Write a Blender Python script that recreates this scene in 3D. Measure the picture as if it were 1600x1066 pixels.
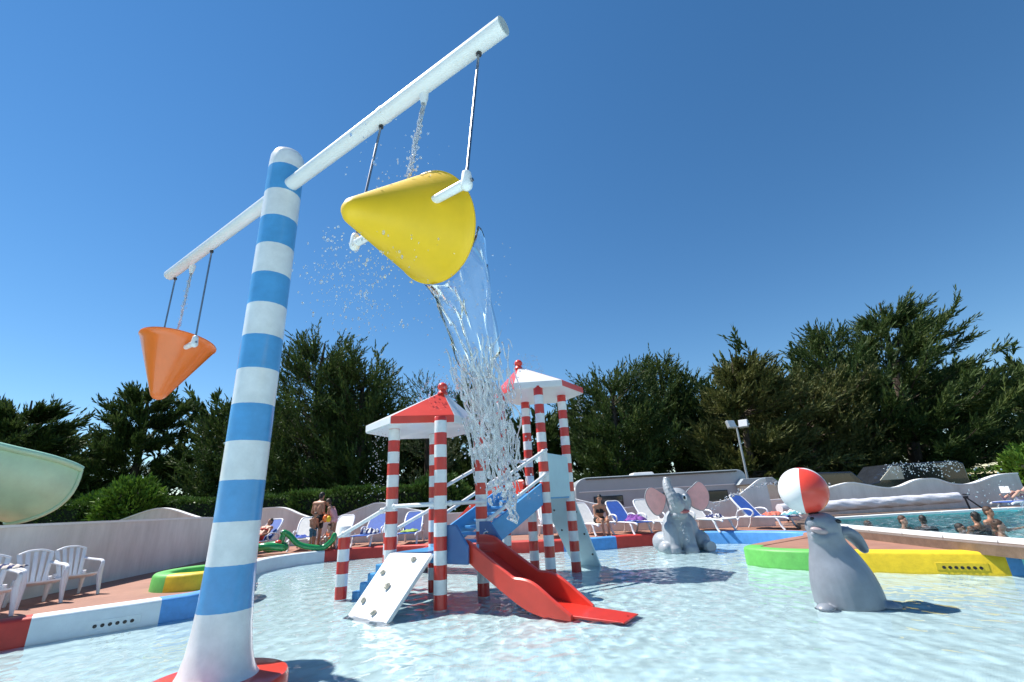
import bpy, bmesh, math, random
import numpy as np
from mathutils import Vector, Matrix
from mathutils.geometry import tessellate_polygon
R=math.radians
for o in list(bpy.data.objects): bpy.data.objects.remove(o)
scene=bpy.context.scene; COL=scene.collection
# ---------------------------------------------------------------- camera
cam=bpy.data.cameras.new('camera'); camo=bpy.data.objects.new('camera',cam); COL.objects.link(camo)
cam.lens=16.0; cam.sensor_width=36; cam.clip_end=3000; cam.clip_start=.05
_t=R(19.44); _r=R(-3.1)
_fw=Vector((0,math.cos(_t),math.sin(_t))); _x=Vector((1,0,0)); _u=_x.cross(_fw)
_rt=_x*math.cos(_r)+_u*math.sin(_r); _up=-_x*math.sin(_r)+_u*math.cos(_r)
camo.matrix_world=Matrix(((_rt.x,_up.x,-_fw.x,0),(_rt.y,_up.y,-_fw.y,0),(_rt.z,_up.z,-_fw.z,1.45),(0,0,0,1)))
scene.camera=camo
# ---------------------------------------------------------------- sky, sun, exposure
SUN_EL=R(57.5); SUN_AZ=Vector((-1,.34,0)).normalized()
w=bpy.data.worlds.new('World'); scene.world=w; w.use_nodes=True
nt=w.node_tree; nt.nodes.clear()
sky=nt.nodes.new('ShaderNodeTexSky'); sky.sky_type='NISHITA'; sky.sun_disc=False
sky.sun_elevation=SUN_EL; sky.sun_rotation=math.atan2(SUN_AZ.x,SUN_AZ.y)
sky.air_density=1.0; sky.dust_density=.0; sky.ozone_density=3.0; sky.altitude=0
bg=nt.nodes.new('ShaderNodeBackground'); bg.inputs[1].default_value=.091
wo=nt.nodes.new('ShaderNodeOutputWorld')
hs=nt.nodes.new('ShaderNodeHueSaturation'); hs.inputs['Saturation'].default_value=1.23; hs.inputs['Hue'].default_value=.497
nt.links.new(sky.outputs[0],hs.inputs['Color']); nt.links.new(hs.outputs[0],bg.inputs[0]); nt.links.new(bg.outputs[0],wo.inputs[0])
sl=bpy.data.lights.new('sun','SUN'); sl.energy=4.9; sl.angle=R(.53); sl.color=(1,.95,.88)
so=bpy.data.objects.new('sun',sl); COL.objects.link(so)
_d=-(SUN_AZ*math.cos(SUN_EL)+Vector((0,0,math.sin(SUN_EL))))
so.rotation_euler=_d.to_track_quat('-Z','Y').to_euler()
vs=scene.view_settings; vs.view_transform='Standard'; vs.look='None'; vs.gamma=1; vs.exposure=.66; vs.use_curve_mapping=False
scene.cycles.max_bounces=14; scene.cycles.transmission_bounces=12; scene.cycles.transparent_max_bounces=16
scene.cycles.caustics_refractive=True; scene.cycles.sample_clamp_indirect=5; sl.cycles.is_caustics_light=True; scene.cycles.caustics_reflective=False
# ---------------------------------------------------------------- materials
MATS={}
def srgb(r,g,b):
    f=lambda c:(c/255/12.92) if c<=10.3 else ((c/255+.055)/1.055)**2.4
    return (f(r),f(g),f(b))
def nodes(name):
    m=bpy.data.materials.new(name); m.use_nodes=True; return m,m.node_tree,m.node_tree.nodes['Principled BSDF']
def vary(nt,col_socket_from,bs,amt=.12,scale=3.0,bump=.0,bscale=60.,coord='Object'):
    """soft value variation + faint relief on a base colour socket"""
    tc=nt.nodes.new('ShaderNodeTexCoord'); n=nt.nodes.new('ShaderNodeTexNoise')
    n.inputs['Scale'].default_value=scale; n.inputs['Detail'].default_value=6; n.inputs['Roughness'].default_value=.65
    nt.links.new(tc.outputs[coord],n.inputs['Vector'])
    mr=nt.nodes.new('ShaderNodeMapRange'); mr.inputs[3].default_value=1-amt; mr.inputs[4].default_value=1+amt
    mr.inputs[1].default_value=.3; mr.inputs[2].default_value=.7
    nt.links.new(n.outputs['Fac'],mr.inputs[0])
    mx=nt.nodes.new('ShaderNodeVectorMath'); mx.operation='SCALE'
    if isinstance(col_socket_from,tuple): mx.inputs[0].default_value=col_socket_from
    else: nt.links.new(col_socket_from,mx.inputs[0])
    nt.links.new(mr.outputs[0],mx.inputs['Scale']); nt.links.new(mx.outputs[0],bs.inputs['Base Color'])
    if bump:
        n2=nt.nodes.new('ShaderNodeTexNoise'); n2.inputs['Scale'].default_value=bscale; n2.inputs['Detail'].default_value=4
        nt.links.new(tc.outputs[coord],n2.inputs['Vector'])
        b=nt.nodes.new('ShaderNodeBump'); b.inputs['Strength'].default_value=bump; b.inputs['Distance'].default_value=.02
        nt.links.new(n2.outputs['Fac'],b.inputs['Height']); nt.links.new(b.outputs[0],bs.inputs['Normal'])
def paint(name,col,rough=.35,amt=.06,scale=3.,bump=.0,bscale=60.,metal=0,coat=0,sub=0,spec=.5):
    if name in MATS: return MATS[name]
    m,nt,bs=nodes(name); bs.inputs['Roughness'].default_value=rough; bs.inputs['Metallic'].default_value=metal
    bs.inputs['Coat Weight'].default_value=coat; bs.inputs['Specular IOR Level'].default_value=spec
    if sub: bs.inputs['Subsurface Weight'].default_value=sub; bs.inputs['Subsurface Radius'].default_value=(.02,.008,.004); bs.inputs['Subsurface Scale'].default_value=.5
    vary(nt,tuple(col),bs,amt,scale,bump,bscale); MATS[name]=m; return m
def stripe(name,ca,cb,band,z0,rough=.3):
    """painted bands round a post: ca below z0+band, then cb, alternating upwards (object z)"""
    if name in MATS: return MATS[name]
    m,nt,bs=nodes(name); bs.inputs['Roughness'].default_value=rough; bs.inputs['Coat Weight'].default_value=.3
    tc=nt.nodes.new('ShaderNodeTexCoord'); sp=nt.nodes.new('ShaderNodeSeparateXYZ'); nt.links.new(tc.outputs['Object'],sp.inputs[0])
    nz=nt.nodes.new('ShaderNodeTexNoise'); nz.inputs['Scale'].default_value=25; nt.links.new(tc.outputs['Object'],nz.inputs['Vector'])
    def mth(op,a,b):
        n=nt.nodes.new('ShaderNodeMath'); n.operation=op
        for i,v in enumerate((a,b)):
            if isinstance(v,(int,float)): n.inputs[i].default_value=v
            else: nt.links.new(v,n.inputs[i])
        return n.outputs[0]
    wob=mth('MULTIPLY',mth('SUBTRACT',nz.outputs['Fac'],.5),.006)
    z=mth('ADD',mth('SUBTRACT',mth('MAXIMUM',sp.outputs['Z'],z0+.01),z0-100*2*band),wob)
    f=mth('GREATER_THAN',mth('FRACT',mth('DIVIDE',z,2*band),0),.5)
    mx=nt.nodes.new('ShaderNodeMix'); mx.data_type='RGBA'; nt.links.new(f,mx.inputs['Factor'])
    mx.inputs['A'].default_value=(*ca,1); mx.inputs['B'].default_value=(*cb,1)
    vary(nt,mx.outputs['Result'],bs,.12,4.5,.03,40); MATS[name]=m; return m
WHITE=(.76,.77,.77); RED=(.62,.038,.025); BLUE=(.085,.325,.63)
def wallmat():
    m,nt,bs=nodes('wall_render'); bs.inputs['Roughness'].default_value=.85
    tc=nt.nodes.new('ShaderNodeTexCoord'); mp=nt.nodes.new('ShaderNodeMapping'); mp.inputs['Scale'].default_value=(1.3,1.3,.22); nt.links.new(tc.outputs['Object'],mp.inputs[0])
    n=nt.nodes.new('ShaderNodeTexNoise'); n.inputs['Scale'].default_value=1.6; n.inputs['Detail'].default_value=8; n.inputs['Roughness'].default_value=.7; nt.links.new(mp.outputs[0],n.inputs['Vector'])
    rp=nt.nodes.new('ShaderNodeValToRGB'); rp.color_ramp.elements[0].position=.34; rp.color_ramp.elements[0].color=(.62,.59,.545,1); rp.color_ramp.elements[1].position=.60; rp.color_ramp.elements[1].color=(.76,.73,.685,1); nt.links.new(n.outputs['Fac'],rp.inputs[0])
    vary(nt,rp.outputs[0],bs,.07,.9,.25,45); MATS['wall_render']=m; return m
M=dict(
 white=paint('white_paint',WHITE,.35,.05,2.5,.02,30,coat=.2),
 wall=wallmat(),
 coping=paint('coping_paint',(.80,.80,.79),.6,.06,2,.1,40),
 red=paint('red_fibreglass',RED,.3,.10,3.0,.03,30,coat=.4),
 redlite=paint('red_panel',(.72,.06,.035),.33,.09,3.0,.03,30,coat=.3),
 blue=paint('blue_paint',BLUE,.35,.08,3,.03,30,coat=.2),
 dblue=paint('dark_blue_panel',(.07,.16,.36),.35,.08,3,.03,30,coat=.3),
 lblue=paint('pale_blue_panel',(.50,.68,.74),.35,.06,2.5,.02,30,coat=.2),
 yellow=paint('yellow_fibreglass',(.82,.50,.006),.5,.05,4,.02,30,coat=.0),
 kyellow=paint('yellow_kerb_paint',(.80,.56,.02),.5,.17,5,.12,50),
 kgreen=paint('green_kerb_paint',(.13,.47,.10),.5,.17,5,.12,50),
 kblue=paint('blue_kerb_paint',(.09,.31,.68),.5,.17,5,.12,50),
 kred=paint('red_kerb_paint',(.55,.045,.03),.5,.14,4,.1,50),
 kwhite=paint('white_kerb_paint',(.70,.77,.80),.5,.08,3,.1,50),
 orange=paint('orange_fibreglass',(.90,.17,.012),.32,.06,4,.02,30,coat=.5),
 steel=paint('brushed_steel',(.30,.31,.33),.38,.1,20,metal=1),
 dark=paint('dark_plastic',(.03,.03,.035),.5,.1,8),
 plastic=paint('white_plastic',(.74,.75,.78),.38,.05,6),
 sling_blue=paint('blue_mesh_fabric',(.035,.11,.42),.7,.12,9,.1,120),
 sling_white=paint('white_mesh_fabric',(.70,.69,.66),.7,.08,9,.1,120),
 grey=paint('statue_grey',(.33,.36,.39),.42,.14,4,.05,25,coat=.25),
 lgrey=paint('statue_pale_grey',(.225,.25,.29),.42,.13,4,.05,25,coat=.15),
 pink=paint('ear_pink',(.95,.46,.43),.45,.10,5,.03,25),
 mouth=paint('mouth_red',(.45,.13,.13),.4,.1,10),
 eyew=paint('eye_white',(.8,.8,.8),.2,.02,10),
 black=paint('gloss_black',(.01,.01,.012),.2,.1,10),
 stone=paint('hold_beige',(.56,.52,.42),.8,.2,30,.4,60),
 deck=paint('terracotta_deck',(.33,.165,.115),.75,.16,2.2,.3,90),
 deckwet=paint('wet_brown_grating',(.17,.115,.085),.35,.30,5,.3,70),
 grass=paint('meadow',(.07,.10,.03),.95,.35,.7,.5,30),
 floor=paint('pool_floor_paint',(.66,.90,.94),.6,.05,1.3,.05,30),
 poolfloor=paint('swimming_pool_liner',(.20,.66,.72),.6,.08,1.3),
 bark=paint('cypress_bark',(.075,.055,.04),.95,.4,6,.6,20),
 caravan=paint('caravan_aluminium',(.35,.40,.43),.4,.07,1.5),
 caravan_w=paint('caravan_cap',(.78,.78,.77),.35,.04,2),
 glass=paint('tinted_window',(.035,.045,.05),.08,.2,3,coat=.5),
 flume=paint('flume_fibreglass',(.43,.72,.50),.3,.16,1.0,.02,20,coat=.3,sub=.0),
 cover=paint('silver_bubble_cover',(.62,.62,.66),.38,.12,6,.35,22),
 lamp=paint('lamp_grey',(.42,.43,.44),.45,.08,8,metal=.4),
 lens=paint('lamp_lens',(.62,.64,.66),.15,.1,8),
 float_green=paint('green_vinyl',(.015,.26,.07),.22,.1,8,coat=.5),
 tent=paint('awning_canvas',(.66,.63,.50),.8,.1,4,.1,40),
 van=paint('dark_vehicle_paint',(.02,.024,.032),.25,.2,3,coat=.6),
)
def leafmat(name,c1,c2,c3):
    m,nt,bs=nodes(name); bs.inputs['Roughness'].default_value=.62; bs.inputs['Specular IOR Level'].default_value=.25
    g=nt.nodes.new('ShaderNodeNewGeometry'); rp=nt.nodes.new('ShaderNodeValToRGB')
    tc=nt.nodes.new('ShaderNodeTexCoord'); n=nt.nodes.new('ShaderNodeTexNoise'); n.inputs['Scale'].default_value=.55; n.inputs['Detail'].default_value=3
    nt.links.new(tc.outputs['Object'],n.inputs['Vector'])
    a=nt.nodes.new('ShaderNodeMath'); a.operation='MULTIPLY_ADD'; a.inputs[1].default_value=.45
    nt.links.new(g.outputs['Random Per Island'],a.inputs[0])
    s=nt.nodes.new('ShaderNodeMapRange'); s.inputs[1].default_value=.3; s.inputs[2].default_value=.7; s.inputs[3].default_value=0; s.inputs[4].default_value=.55
    nt.links.new(n.outputs['Fac'],s.inputs[0]); nt.links.new(s.outputs[0],a.inputs[2])
    nt.links.new(a.outputs[0],rp.inputs[0])
    e=rp.color_ramp.elements; e[0].color=(*c1,1); e[1].color=(*c3,1); e[0].position=.1; e[1].position=.95
    k=e.new(.5); k.color=(*c2,1)
    nt.links.new(rp.outputs[0],bs.inputs['Base Color'])
    tr=nt.nodes.new('ShaderNodeBsdfTranslucent'); nt.links.new(rp.outputs[0],tr.inputs[0])
    mx=nt.nodes.new('ShaderNodeMixShader'); mx.inputs[0].default_value=.22
    out=[q for q in nt.nodes if q.type=='OUTPUT_MATERIAL'][0]
    nt.links.new(bs.outputs[0],mx.inputs[1]); nt.links.new(tr.outputs[0],mx.inputs[2]); nt.links.new(mx.outputs[0],out.inputs[0])
    MATS[name]=m; return m
M['leaf_dark']=leafmat('cypress_foliage',(.024,.048,.014),(.056,.094,.024),(.12,.155,.042))
M['leaf_olive']=leafmat('olive_cypress_foliage',(.042,.056,.017),(.098,.112,.032),(.18,.172,.058))
M['leaf_pale']=leafmat('pale_tree_foliage',(.05,.075,.035),(.09,.125,.06),(.15,.18,.09))
M['leaf_bright']=leafmat('bright_shrub_foliage',(.05,.11,.012),(.10,.20,.022),(.17,.28,.04))
M['leaf_hedge']=leafmat('hedge_foliage',(.03,.07,.012),(.055,.115,.02),(.10,.17,.035))
def water_mat(name,tint,bump,scale,ior=1.33,rough=.03,milky=None):
    m=bpy.data.materials.new(name); m.use_nodes=True; nt=m.node_tree; nt.nodes.clear()
    out=nt.nodes.new('ShaderNodeOutputMaterial'); tr=nt.nodes.new('ShaderNodeBsdfTransparent'); tr.inputs[0].default_value=(*tint,1)
    gl=nt.nodes.new('ShaderNodeBsdfGlossy'); gl.inputs['Roughness'].default_value=rough
    fr=nt.nodes.new('ShaderNodeFresnel'); fr.inputs[0].default_value=ior
    mx=nt.nodes.new('ShaderNodeMixShader')
    tc=nt.nodes.new('ShaderNodeTexCoord')
    h=None
    for sc,st in ((scale,1.0),(scale*2.7,.5),(scale*7,.22)):
        n=nt.nodes.new('ShaderNodeTexNoise'); n.inputs['Scale'].default_value=sc; n.inputs['Detail'].default_value=3; n.inputs['Distortion'].default_value=.15
        nt.links.new(tc.outputs['Object'],n.inputs['Vector'])
        a=nt.nodes.new('ShaderNodeMath'); a.operation='MULTIPLY_ADD'; a.inputs[1].default_value=st
        nt.links.new(n.outputs['Fac'],a.inputs[0])
        if h: nt.links.new(h,a.inputs[2])
        else: a.inputs[2].default_value=0
        h=a.outputs[0]
    b=nt.nodes.new('ShaderNodeBump'); b.inputs['Strength'].default_value=1; b.inputs['Distance'].default_value=bump
    nt.links.new(h,b.inputs['Height'])
    for q in (gl,fr): nt.links.new(b.outputs[0],q.inputs['Normal'])
    nt.links.new(fr.outputs[0],mx.inputs[0]); nt.links.new(tr.outputs[0],mx.inputs[1]); nt.links.new(gl.outputs[0],mx.inputs[2])
    nt.links.new(mx.outputs[0],out.inputs[0]); MATS[name]=m; return m
def pool_glass():
    m,nt,bs=nodes('shallow_pool_water'); bs.inputs['Base Color'].default_value=(.97,.995,1,1); bs.inputs['Transmission Weight'].default_value=1
    bs.inputs['Roughness'].default_value=0; bs.inputs['IOR'].default_value=1.33; MATS['shallow_pool_water']=m; return m
M['water']=pool_glass()
M['water2']=water_mat('swimming_pool_surface',(.88,.97,.98),.075,3.0)
def glass_mat():
    m,nt,bs=nodes('falling_water'); bs.inputs['Base Color'].default_value=(.97,.99,1,1)
    bs.inputs['Transmission Weight'].default_value=1; bs.inputs['Roughness'].default_value=.0; bs.inputs['IOR'].default_value=1.33
    return m
M['drop']=glass_mat()
m_=M['drop'].copy(); m_.name='aerated_glint_water'; b_=m_.node_tree.nodes['Principled BSDF']; b_.inputs['Transmission Weight'].default_value=.76; b_.inputs['Roughness'].default_value=.02; M['foam_glint']=m_  # white share: aeration, plus brightness of refracted light put into the colour
m_=M['drop'].copy(); m_.name='water_beads'; m_.node_tree.nodes['Principled BSDF'].inputs['Transmission Weight'].default_value=.88; M['bead']=m_
# ---------------------------------------------------------------- mesh helpers
class MB:
    def __init__(s): s.v=[]; s.f=[]; s.m=[]; s.cur=0
    def add(s,vs,fs):
        o=len(s.v); s.v+= [tuple(p) for p in vs]
        for f in fs: s.f.append(tuple(i+o for i in f)); s.m.append(s.cur)
        return s
    def mat(s,i): s.cur=i; return s
    def box(s,c,d,rz=0,mtx=None):
        x,y,z=[q/2 for q in d]; P=[Vector(p) for p in ((-x,-y,-z),(x,-y,-z),(x,y,-z),(-x,y,-z),(-x,-y,z),(x,-y,z),(x,y,z),(-x,y,z))]
        mm=mtx if mtx else Matrix.Rotation(rz,3,'Z')
        return s.add([mm@p+Vector(c) for p in P],[(0,3,2,1),(4,5,6,7),(0,1,5,4),(1,2,6,5),(2,3,7,6),(3,0,4,7)])
    def prism(s,poly,z0,z1):
        n=len(poly); vs=[(p[0],p[1],z0) for p in poly]+[(p[0],p[1],z1) for p in poly]
        fs=[(i,(i+1)%n,n+(i+1)%n,n+i) for i in range(n)]+[tuple(range(n-1,-1,-1)),tuple(range(n,2*n))]
        return s.add(vs,fs)
    def extrude(s,poly3,d):
        n=len(poly3); d=Vector(d); P=[Vector(p) for p in poly3]
        fs=[(i,(i+1)%n,n+(i+1)%n,n+i) for i in range(n)]+[tuple(range(n-1,-1,-1)),tuple(range(n,2*n))]
        return s.add(P+[p+d for p in P],fs)
    def tube(s,path,rad,n=12,cap=True,sq=1.0):
        P=[Vector(p) for p in path]; k=len(P)
        rr=[rad]*k if isinstance(rad,(int,float)) else list(rad)
        vs=[]; prev=None
        for i,p in enumerate(P):
            t=(P[min(i+1,k-1)]-P[max(i-1,0)]).normalized()
            if prev is None:
                a=Vector((0,0,1)) if abs(t.z)<.9 else Vector((0,1,0)); e1=t.cross(a).normalized()
            else: e1=(prev-t*prev.dot(t)).normalized()
            prev=e1; e2=t.cross(e1)
            for j in range(n):
                a=2*math.pi*j/n; vs.append(p+(e1*math.cos(a)+e2*math.sin(a)*sq)*rr[i])
        fs=[(i*n+j,i*n+(j+1)%n,(i+1)*n+(j+1)%n,(i+1)*n+j) for i in range(k-1) for j in range(n)]
        if cap: fs+= [tuple(range(n-1,-1,-1)),tuple(range((k-1)*n,k*n))]
        return s.add(vs,fs)
    def capsule(s,p0,p1,r0,r1,n=12):
        p0=Vector(p0);p1=Vector(p1);d=(p1-p0); d=d.normalized() if d.length>1e-6 else Vector((0,0,1))
        path=[];rad=[]
        for a in (80,55,28,0): path.append(p0-d*r0*math.sin(R(a))); rad.append(r0*math.cos(R(a)))
        for a in (0,28,55,80): path.append(p1+d*r1*math.sin(R(a))); rad.append(r1*math.cos(R(a)))
        return s.tube(path,rad,n)
    def lathe(s,prof,n=32,c=(0,0,0)):
        k=len(prof); vs=[(c[0]+r*math.cos(2*math.pi*j/n),c[1]+r*math.sin(2*math.pi*j/n),c[2]+z) for r,z in prof for j in range(n)]
        fs=[(i*n+j,i*n+(j+1)%n,(i+1)*n+(j+1)%n,(i+1)*n+j) for i in range(k-1) for j in range(n)]
        fs+=[tuple(range(n-1,-1,-1)),tuple(range((k-1)*n,k*n))]
        return s.add(vs,fs)
    def ell(s,c,r,n=16,m=10,mtx=None):
        c=Vector(c); vs=[];mm=mtx or Matrix.Identity(3)
        for i in range(1,m):
            a=math.pi*i/m
            for j in range(n):
                b=2*math.pi*j/n; vs.append(c+mm@Vector((r[0]*math.sin(a)*math.cos(b),r[1]*math.sin(a)*math.sin(b),r[2]*math.cos(a))))
        top=len(vs); vs.append(c+mm@Vector((0,0,r[2]))); vs.append(c+mm@Vector((0,0,-r[2])))
        fs=[(i*n+j,(i+1)*n+j,(i+1)*n+(j+1)%n,i*n+(j+1)%n) for i in range(m-2) for j in range(n)]
        fs+=[(top,j,(j+1)%n) for j in range(n)]+[(top+1,(m-2)*n+(j+1)%n,(m-2)*n+j) for j in range(n)]
        return s.add(vs,fs)
    def mesh(s,name,mats,smooth=True,angle=35):
        me=bpy.data.meshes.new(name); me.from_pydata(s.v,[],s.f); me.update()
        for m in (mats if isinstance(mats,(list,tuple)) else [mats]): me.materials.append(m)
        if max(s.m,default=0)>0: me.polygons.foreach_set('material_index',s.m)
        bm=bmesh.new(); bm.from_mesh(me); bmesh.ops.recalc_face_normals(bm,faces=bm.faces); bm.to_mesh(me); bm.free()
        if smooth:
            me.polygons.foreach_set('use_smooth',[True]*len(me.polygons)); me.set_sharp_from_angle(angle=R(angle))
        return me
    def build(s,name,mats,parent=None,smooth=True,angle=35,loc=None,bevel=0):
        o=bpy.data.objects.new(name,s.mesh(name,mats,smooth,angle)); COL.objects.link(o)
        if parent: o.parent=parent
        if loc: o.location=loc
        if bevel:
            b=o.modifiers.new('bevel','BEVEL'); b.width=bevel; b.segments=2; b.limit_method='ANGLE'; b.angle_limit=R(40)
        return o
def tag(o,label=None,cat=None,group=None,kind=None):
    if label: o['label']=label
    if cat: o['category']=cat
    if group: o['group']=group
    if kind: o['kind']=kind
    return o
def empty(name,loc=(0,0,0),rz=0,label=None,cat=None,group=None):
    o=bpy.data.objects.new(name,None); COL.objects.link(o); o.location=loc; o.rotation_euler=(0,0,rz); o.empty_display_size=.2
    return tag(o,label,cat,group)
def copy_tree(o,parent=None):
    c=o.copy(); COL.objects.link(c); c.parent=parent
    for ch in list(o.children): copy_tree(ch,c)
    return c
def remesh(mb,name,mats,vox,parent=None,smooth=4,post=None):
    """union the overlapping closed shells of mb into one continuous surface"""
    me=mb.mesh('tmp',mats if not isinstance(mats,(list,tuple)) else mats[0]); o=bpy.data.objects.new('tmp',me); COL.objects.link(o)
    r=o.modifiers.new('r','REMESH'); r.mode='VOXEL'; r.voxel_size=vox; r.use_smooth_shade=True
    if smooth:
        k=o.modifiers.new('s','SMOOTH'); k.iterations=smooth; k.factor=.5
    dg=bpy.context.evaluated_depsgraph_get(); me2=bpy.data.meshes.new_from_object(o.evaluated_get(dg)); 
    bpy.data.objects.remove(o); bpy.data.meshes.remove(me)
    me2.name=name; me2.materials.clear()
    for m in (mats if isinstance(mats,(list,tuple)) else [mats]): me2.materials.append(m)
    if post: post(me2)
    me2.polygons.foreach_set('use_smooth',[True]*len(me2.polygons))
    ob=bpy.data.objects.new(name,me2); COL.objects.link(ob)
    if parent: ob.parent=parent
    return ob
def catmull(P,per=6,closed=False):
    P=[Vector(p) for p in P]; out=[]; n=len(P)
    for i in range(n if closed else n-1):
        g=(lambda k:P[k%n]) if closed else (lambda k:P[max(0,min(n-1,k))])
        a,b,c,d=g(i-1),g(i),g(i+1),g(i+2)
        for j in range(per):
            t=j/per; out.append(.5*((2*b)+(c-a)*t+(2*a-5*b+4*c-d)*t*t+(3*b-a-3*c+d)*t**3))
    if not closed: out.append(P[-1])
    return out
def npmesh(name,V,F,mat,smooth=False):
    """fast quad/tri mesh from numpy arrays (all faces the same size)"""
    me=bpy.data.meshes.new(name); k=F.shape[1]
    me.vertices.add(len(V)); me.vertices.foreach_set('co',V.astype(np.float32).ravel())
    me.loops.add(F.size); me.loops.foreach_set('vertex_index',F.astype(np.int32).ravel())
    me.polygons.add(len(F)); me.polygons.foreach_set('loop_start',np.arange(0,F.size,k,dtype=np.int32))
    me.polygons.foreach_set('loop_total',np.full(len(F),k,dtype=np.int32))
    if smooth: me.polygons.foreach_set('use_smooth',np.ones(len(F),dtype=bool))
    me.materials.append(mat); me.update(calc_edges=True); return me
rnd=random.Random(4)
DZ=.30   # deck level above the paddling pool's water (z = 0)
# ---------------------------------------------------------------- ground, deck, pool
kerb_ctrl=[(-13.5,.3),(-11,2.9),(-8.6,5.15),(-6.82,6.74),(-6.2,7.3),(-5.59,7.83),(-5.2,8.35),(-5.3,9.2),(-6.0,11.0),(-7.0,13.0),(-7.0,14.4),(-6.2,15.5),(-4.7,15.95),(-2.9,15.65),(-.5,15.1),(1.2,14.75),(2.3,14.75),(3.3,15.05),(4.4,15.1),(5.6,14.7),(6.6,14.0),(7.25,13.2),(7.0,12.4),(5.9,11.6),(4.75,10.75),(4.65,10.2),(5.1,9.5),(6.2,8.75),(7.5,7.95),(9.2,6.9),(12.0,5.2),(15,3.0)]
kpath=[Vector((p.x,p.y,0)) for p in catmull([(x,y,0) for x,y in kerb_ctrl],6)]
poolpoly=[(p.x,p.y) for p in kpath]+[(15,-9),(-13.5,-9)]
# inner edge of kerb = path; kerb lies outside of the water (left of the walking direction)
def offs(P,d):
    out=[]
    for i,p in enumerate(P):
        t=(P[min(i+1,len(P)-1)]-P[max(i-1,0)]).normalized(); out.append(p+Vector((-t.y,t.x,0))*d)
    return out
kout=offs(kpath,.34)
swim=[(7.6,-4),(26,-4),(26,15.2),(11.8,15.2),(8.9,15.0),(7.9,13.0),(7.65,9)]
def holed(name,outer,holes,z,mat):
    rings=[[Vector((x,y,0)) for x,y in outer]]+[[Vector((x,y,0)) for x,y in h] for h in holes]
    tris=tessellate_polygon(rings); vs=[(p.x,p.y,z) for r in rings for p in r]
    mb=MB(); mb.add(vs,[t for t in tris]); o=mb.build(name,mat,smooth=False)
    for p in o.data.polygons: pass
    return tag(o,kind='structure')
hole=[(p.x,p.y) for p in offs(kpath,.17)]+[(15,-9),(-13.5,-9)]
tag(holed('ground',[(-900,-900),(900,-900),(900,900),(-900,900)],[[(-14,-9.5),(27,-9.5),(27,16.2),(-14,16.2)]],.26,M['grass']),kind='structure')
swim_h=[(7.45,-4.2),(26.2,-4.2),(26.2,15.4),(11.8,15.4),(8.8,15.2),(7.75,13.1),(7.5,9)]
holed('pool_deck',[(-15,-20),(27.5,-20),(27.5,19.6),(-15,19.6)],[hole[:-2]+[(7.3,5),(7.3,-9),(-13.5,-9)],swim_h],DZ,M['deck'])
# shallow pool: floor and water
mb=MB(); mb.add([(-14,-9.2,-.14),(15.5,-9.2,-.14),(15.5,16.3,-.14),(-14,16.3,-.14)],[(0,1,2,3)])
tag(mb.build('pool_floor',M['floor'],smooth=False),kind='structure')
def wave_sheet(name,x0,x1,y0,y1,step,amp,z,mat,seed,mask=None):
    rs=np.random.RandomState(seed); nx=int((x1-x0)/step)+1; ny=int((y1-y0)/step)+1
    X,Y=np.meshgrid(np.linspace(x0,x1,nx),np.linspace(y0,y1,ny)); Z=np.zeros_like(X)
    for i in range(34):
        L=.11*(.62/.11)**rs.rand(); a=rs.rand()*6.283; k=6.283/L; Z+= L**.9*np.sin(k*(X*np.cos(a)+Y*np.sin(a))+rs.rand()*6.283)*.5
    Z=Z/Z.std()*amp*(1+1.3*np.exp(-((X-.3)**2+(Y-6.9)**2)/3.0)+.5*np.exp(-((X+1)**2+(Y-9)**2)/6.))
    V=np.stack([X.ravel(),Y.ravel(),z+Z.ravel()],1); I=np.arange(nx*ny).reshape(ny,nx)
    F=np.stack([I[:-1,:-1],I[:-1,1:],I[1:,1:],I[1:,:-1]],-1).reshape(-1,4)
    o=bpy.data.objects.new(name,npmesh(name,V,F,mat,True)); COL.objects.link(o); return tag(o,kind='structure')
pw=wave_sheet('pool_water',-13.9,15.2,1.5,16.2,.03,.0029,0,M['water'],2); pw.cycles.is_caustics_caster=True; bpy.data.objects['pool_floor'].cycles.is_caustics_receiver=True
# kerb in painted lengths
kerb=empty('pool_kerb',(0,0,0),label='low painted kerb in bright coloured lengths around the paddling pool',cat='kerb')
def kerb_len(i0,i1,mat):
    mb=MB(); vs=[];P=kpath[i0:i1+1]; ins=P; 
    prof=[(0,-.33),(0,.27),(.012,.30),(.045,.318),(.30,.318),(.33,.31),(.34,.28),(.34,.1)]
    N=[(kout[i]-kpath[i]).normalized() for i in range(i0,i1+1)]
    k=len(prof)
    for p,n in zip(P,N):
        for d,z in prof: q=p+n*d; vs.append((q.x,q.y,z))
    fs=[(i*k+j,i*k+j+1,(i+1)*k+j+1,(i+1)*k+j) for i in range(len(P)-1) for j in range(k-1)]
    fs+=[tuple(range(k)),tuple(range(len(P)*k-1,(len(P)-1)*k-1,-1))]
    mb.add(vs,fs); o=mb.build('kerb_length',mat,kerb,angle=50); o.cycles.is_caustics_receiver=True; return o
def near_i(x,y): return min(range(len(kpath)),key=lambda i:(kpath[i].x-x)**2+(kpath[i].y-y)**2)
bounds=[(-13.5,.3),(-9.8,4.0),(-6.61,6.96),(-5.62,7.8),(-6.3,11.6),(-6.15,15.5),(1.3,14.75),(2.75,14.85),(4.5,15.1),(5.45,14.75),(7.2,12.9),(4.9,10.9),(5.75,9.0),(7.42,8.0),(9.2,6.9),(15,3)]
cols=['kwhite','kred','kwhite','kblue','kwhite','kred','kblue','kred','kgreen','kblue','deck','kgreen','kyellow','kblue','kred']
ids=[near_i(*b) for b in bounds]; ids[0]=0; ids[-1]=len(kpath)-1
for a,b,c in zip(ids[:-1],ids[1:],cols): 
    if b>a: kerb_len(a,b,M[c])
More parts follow.
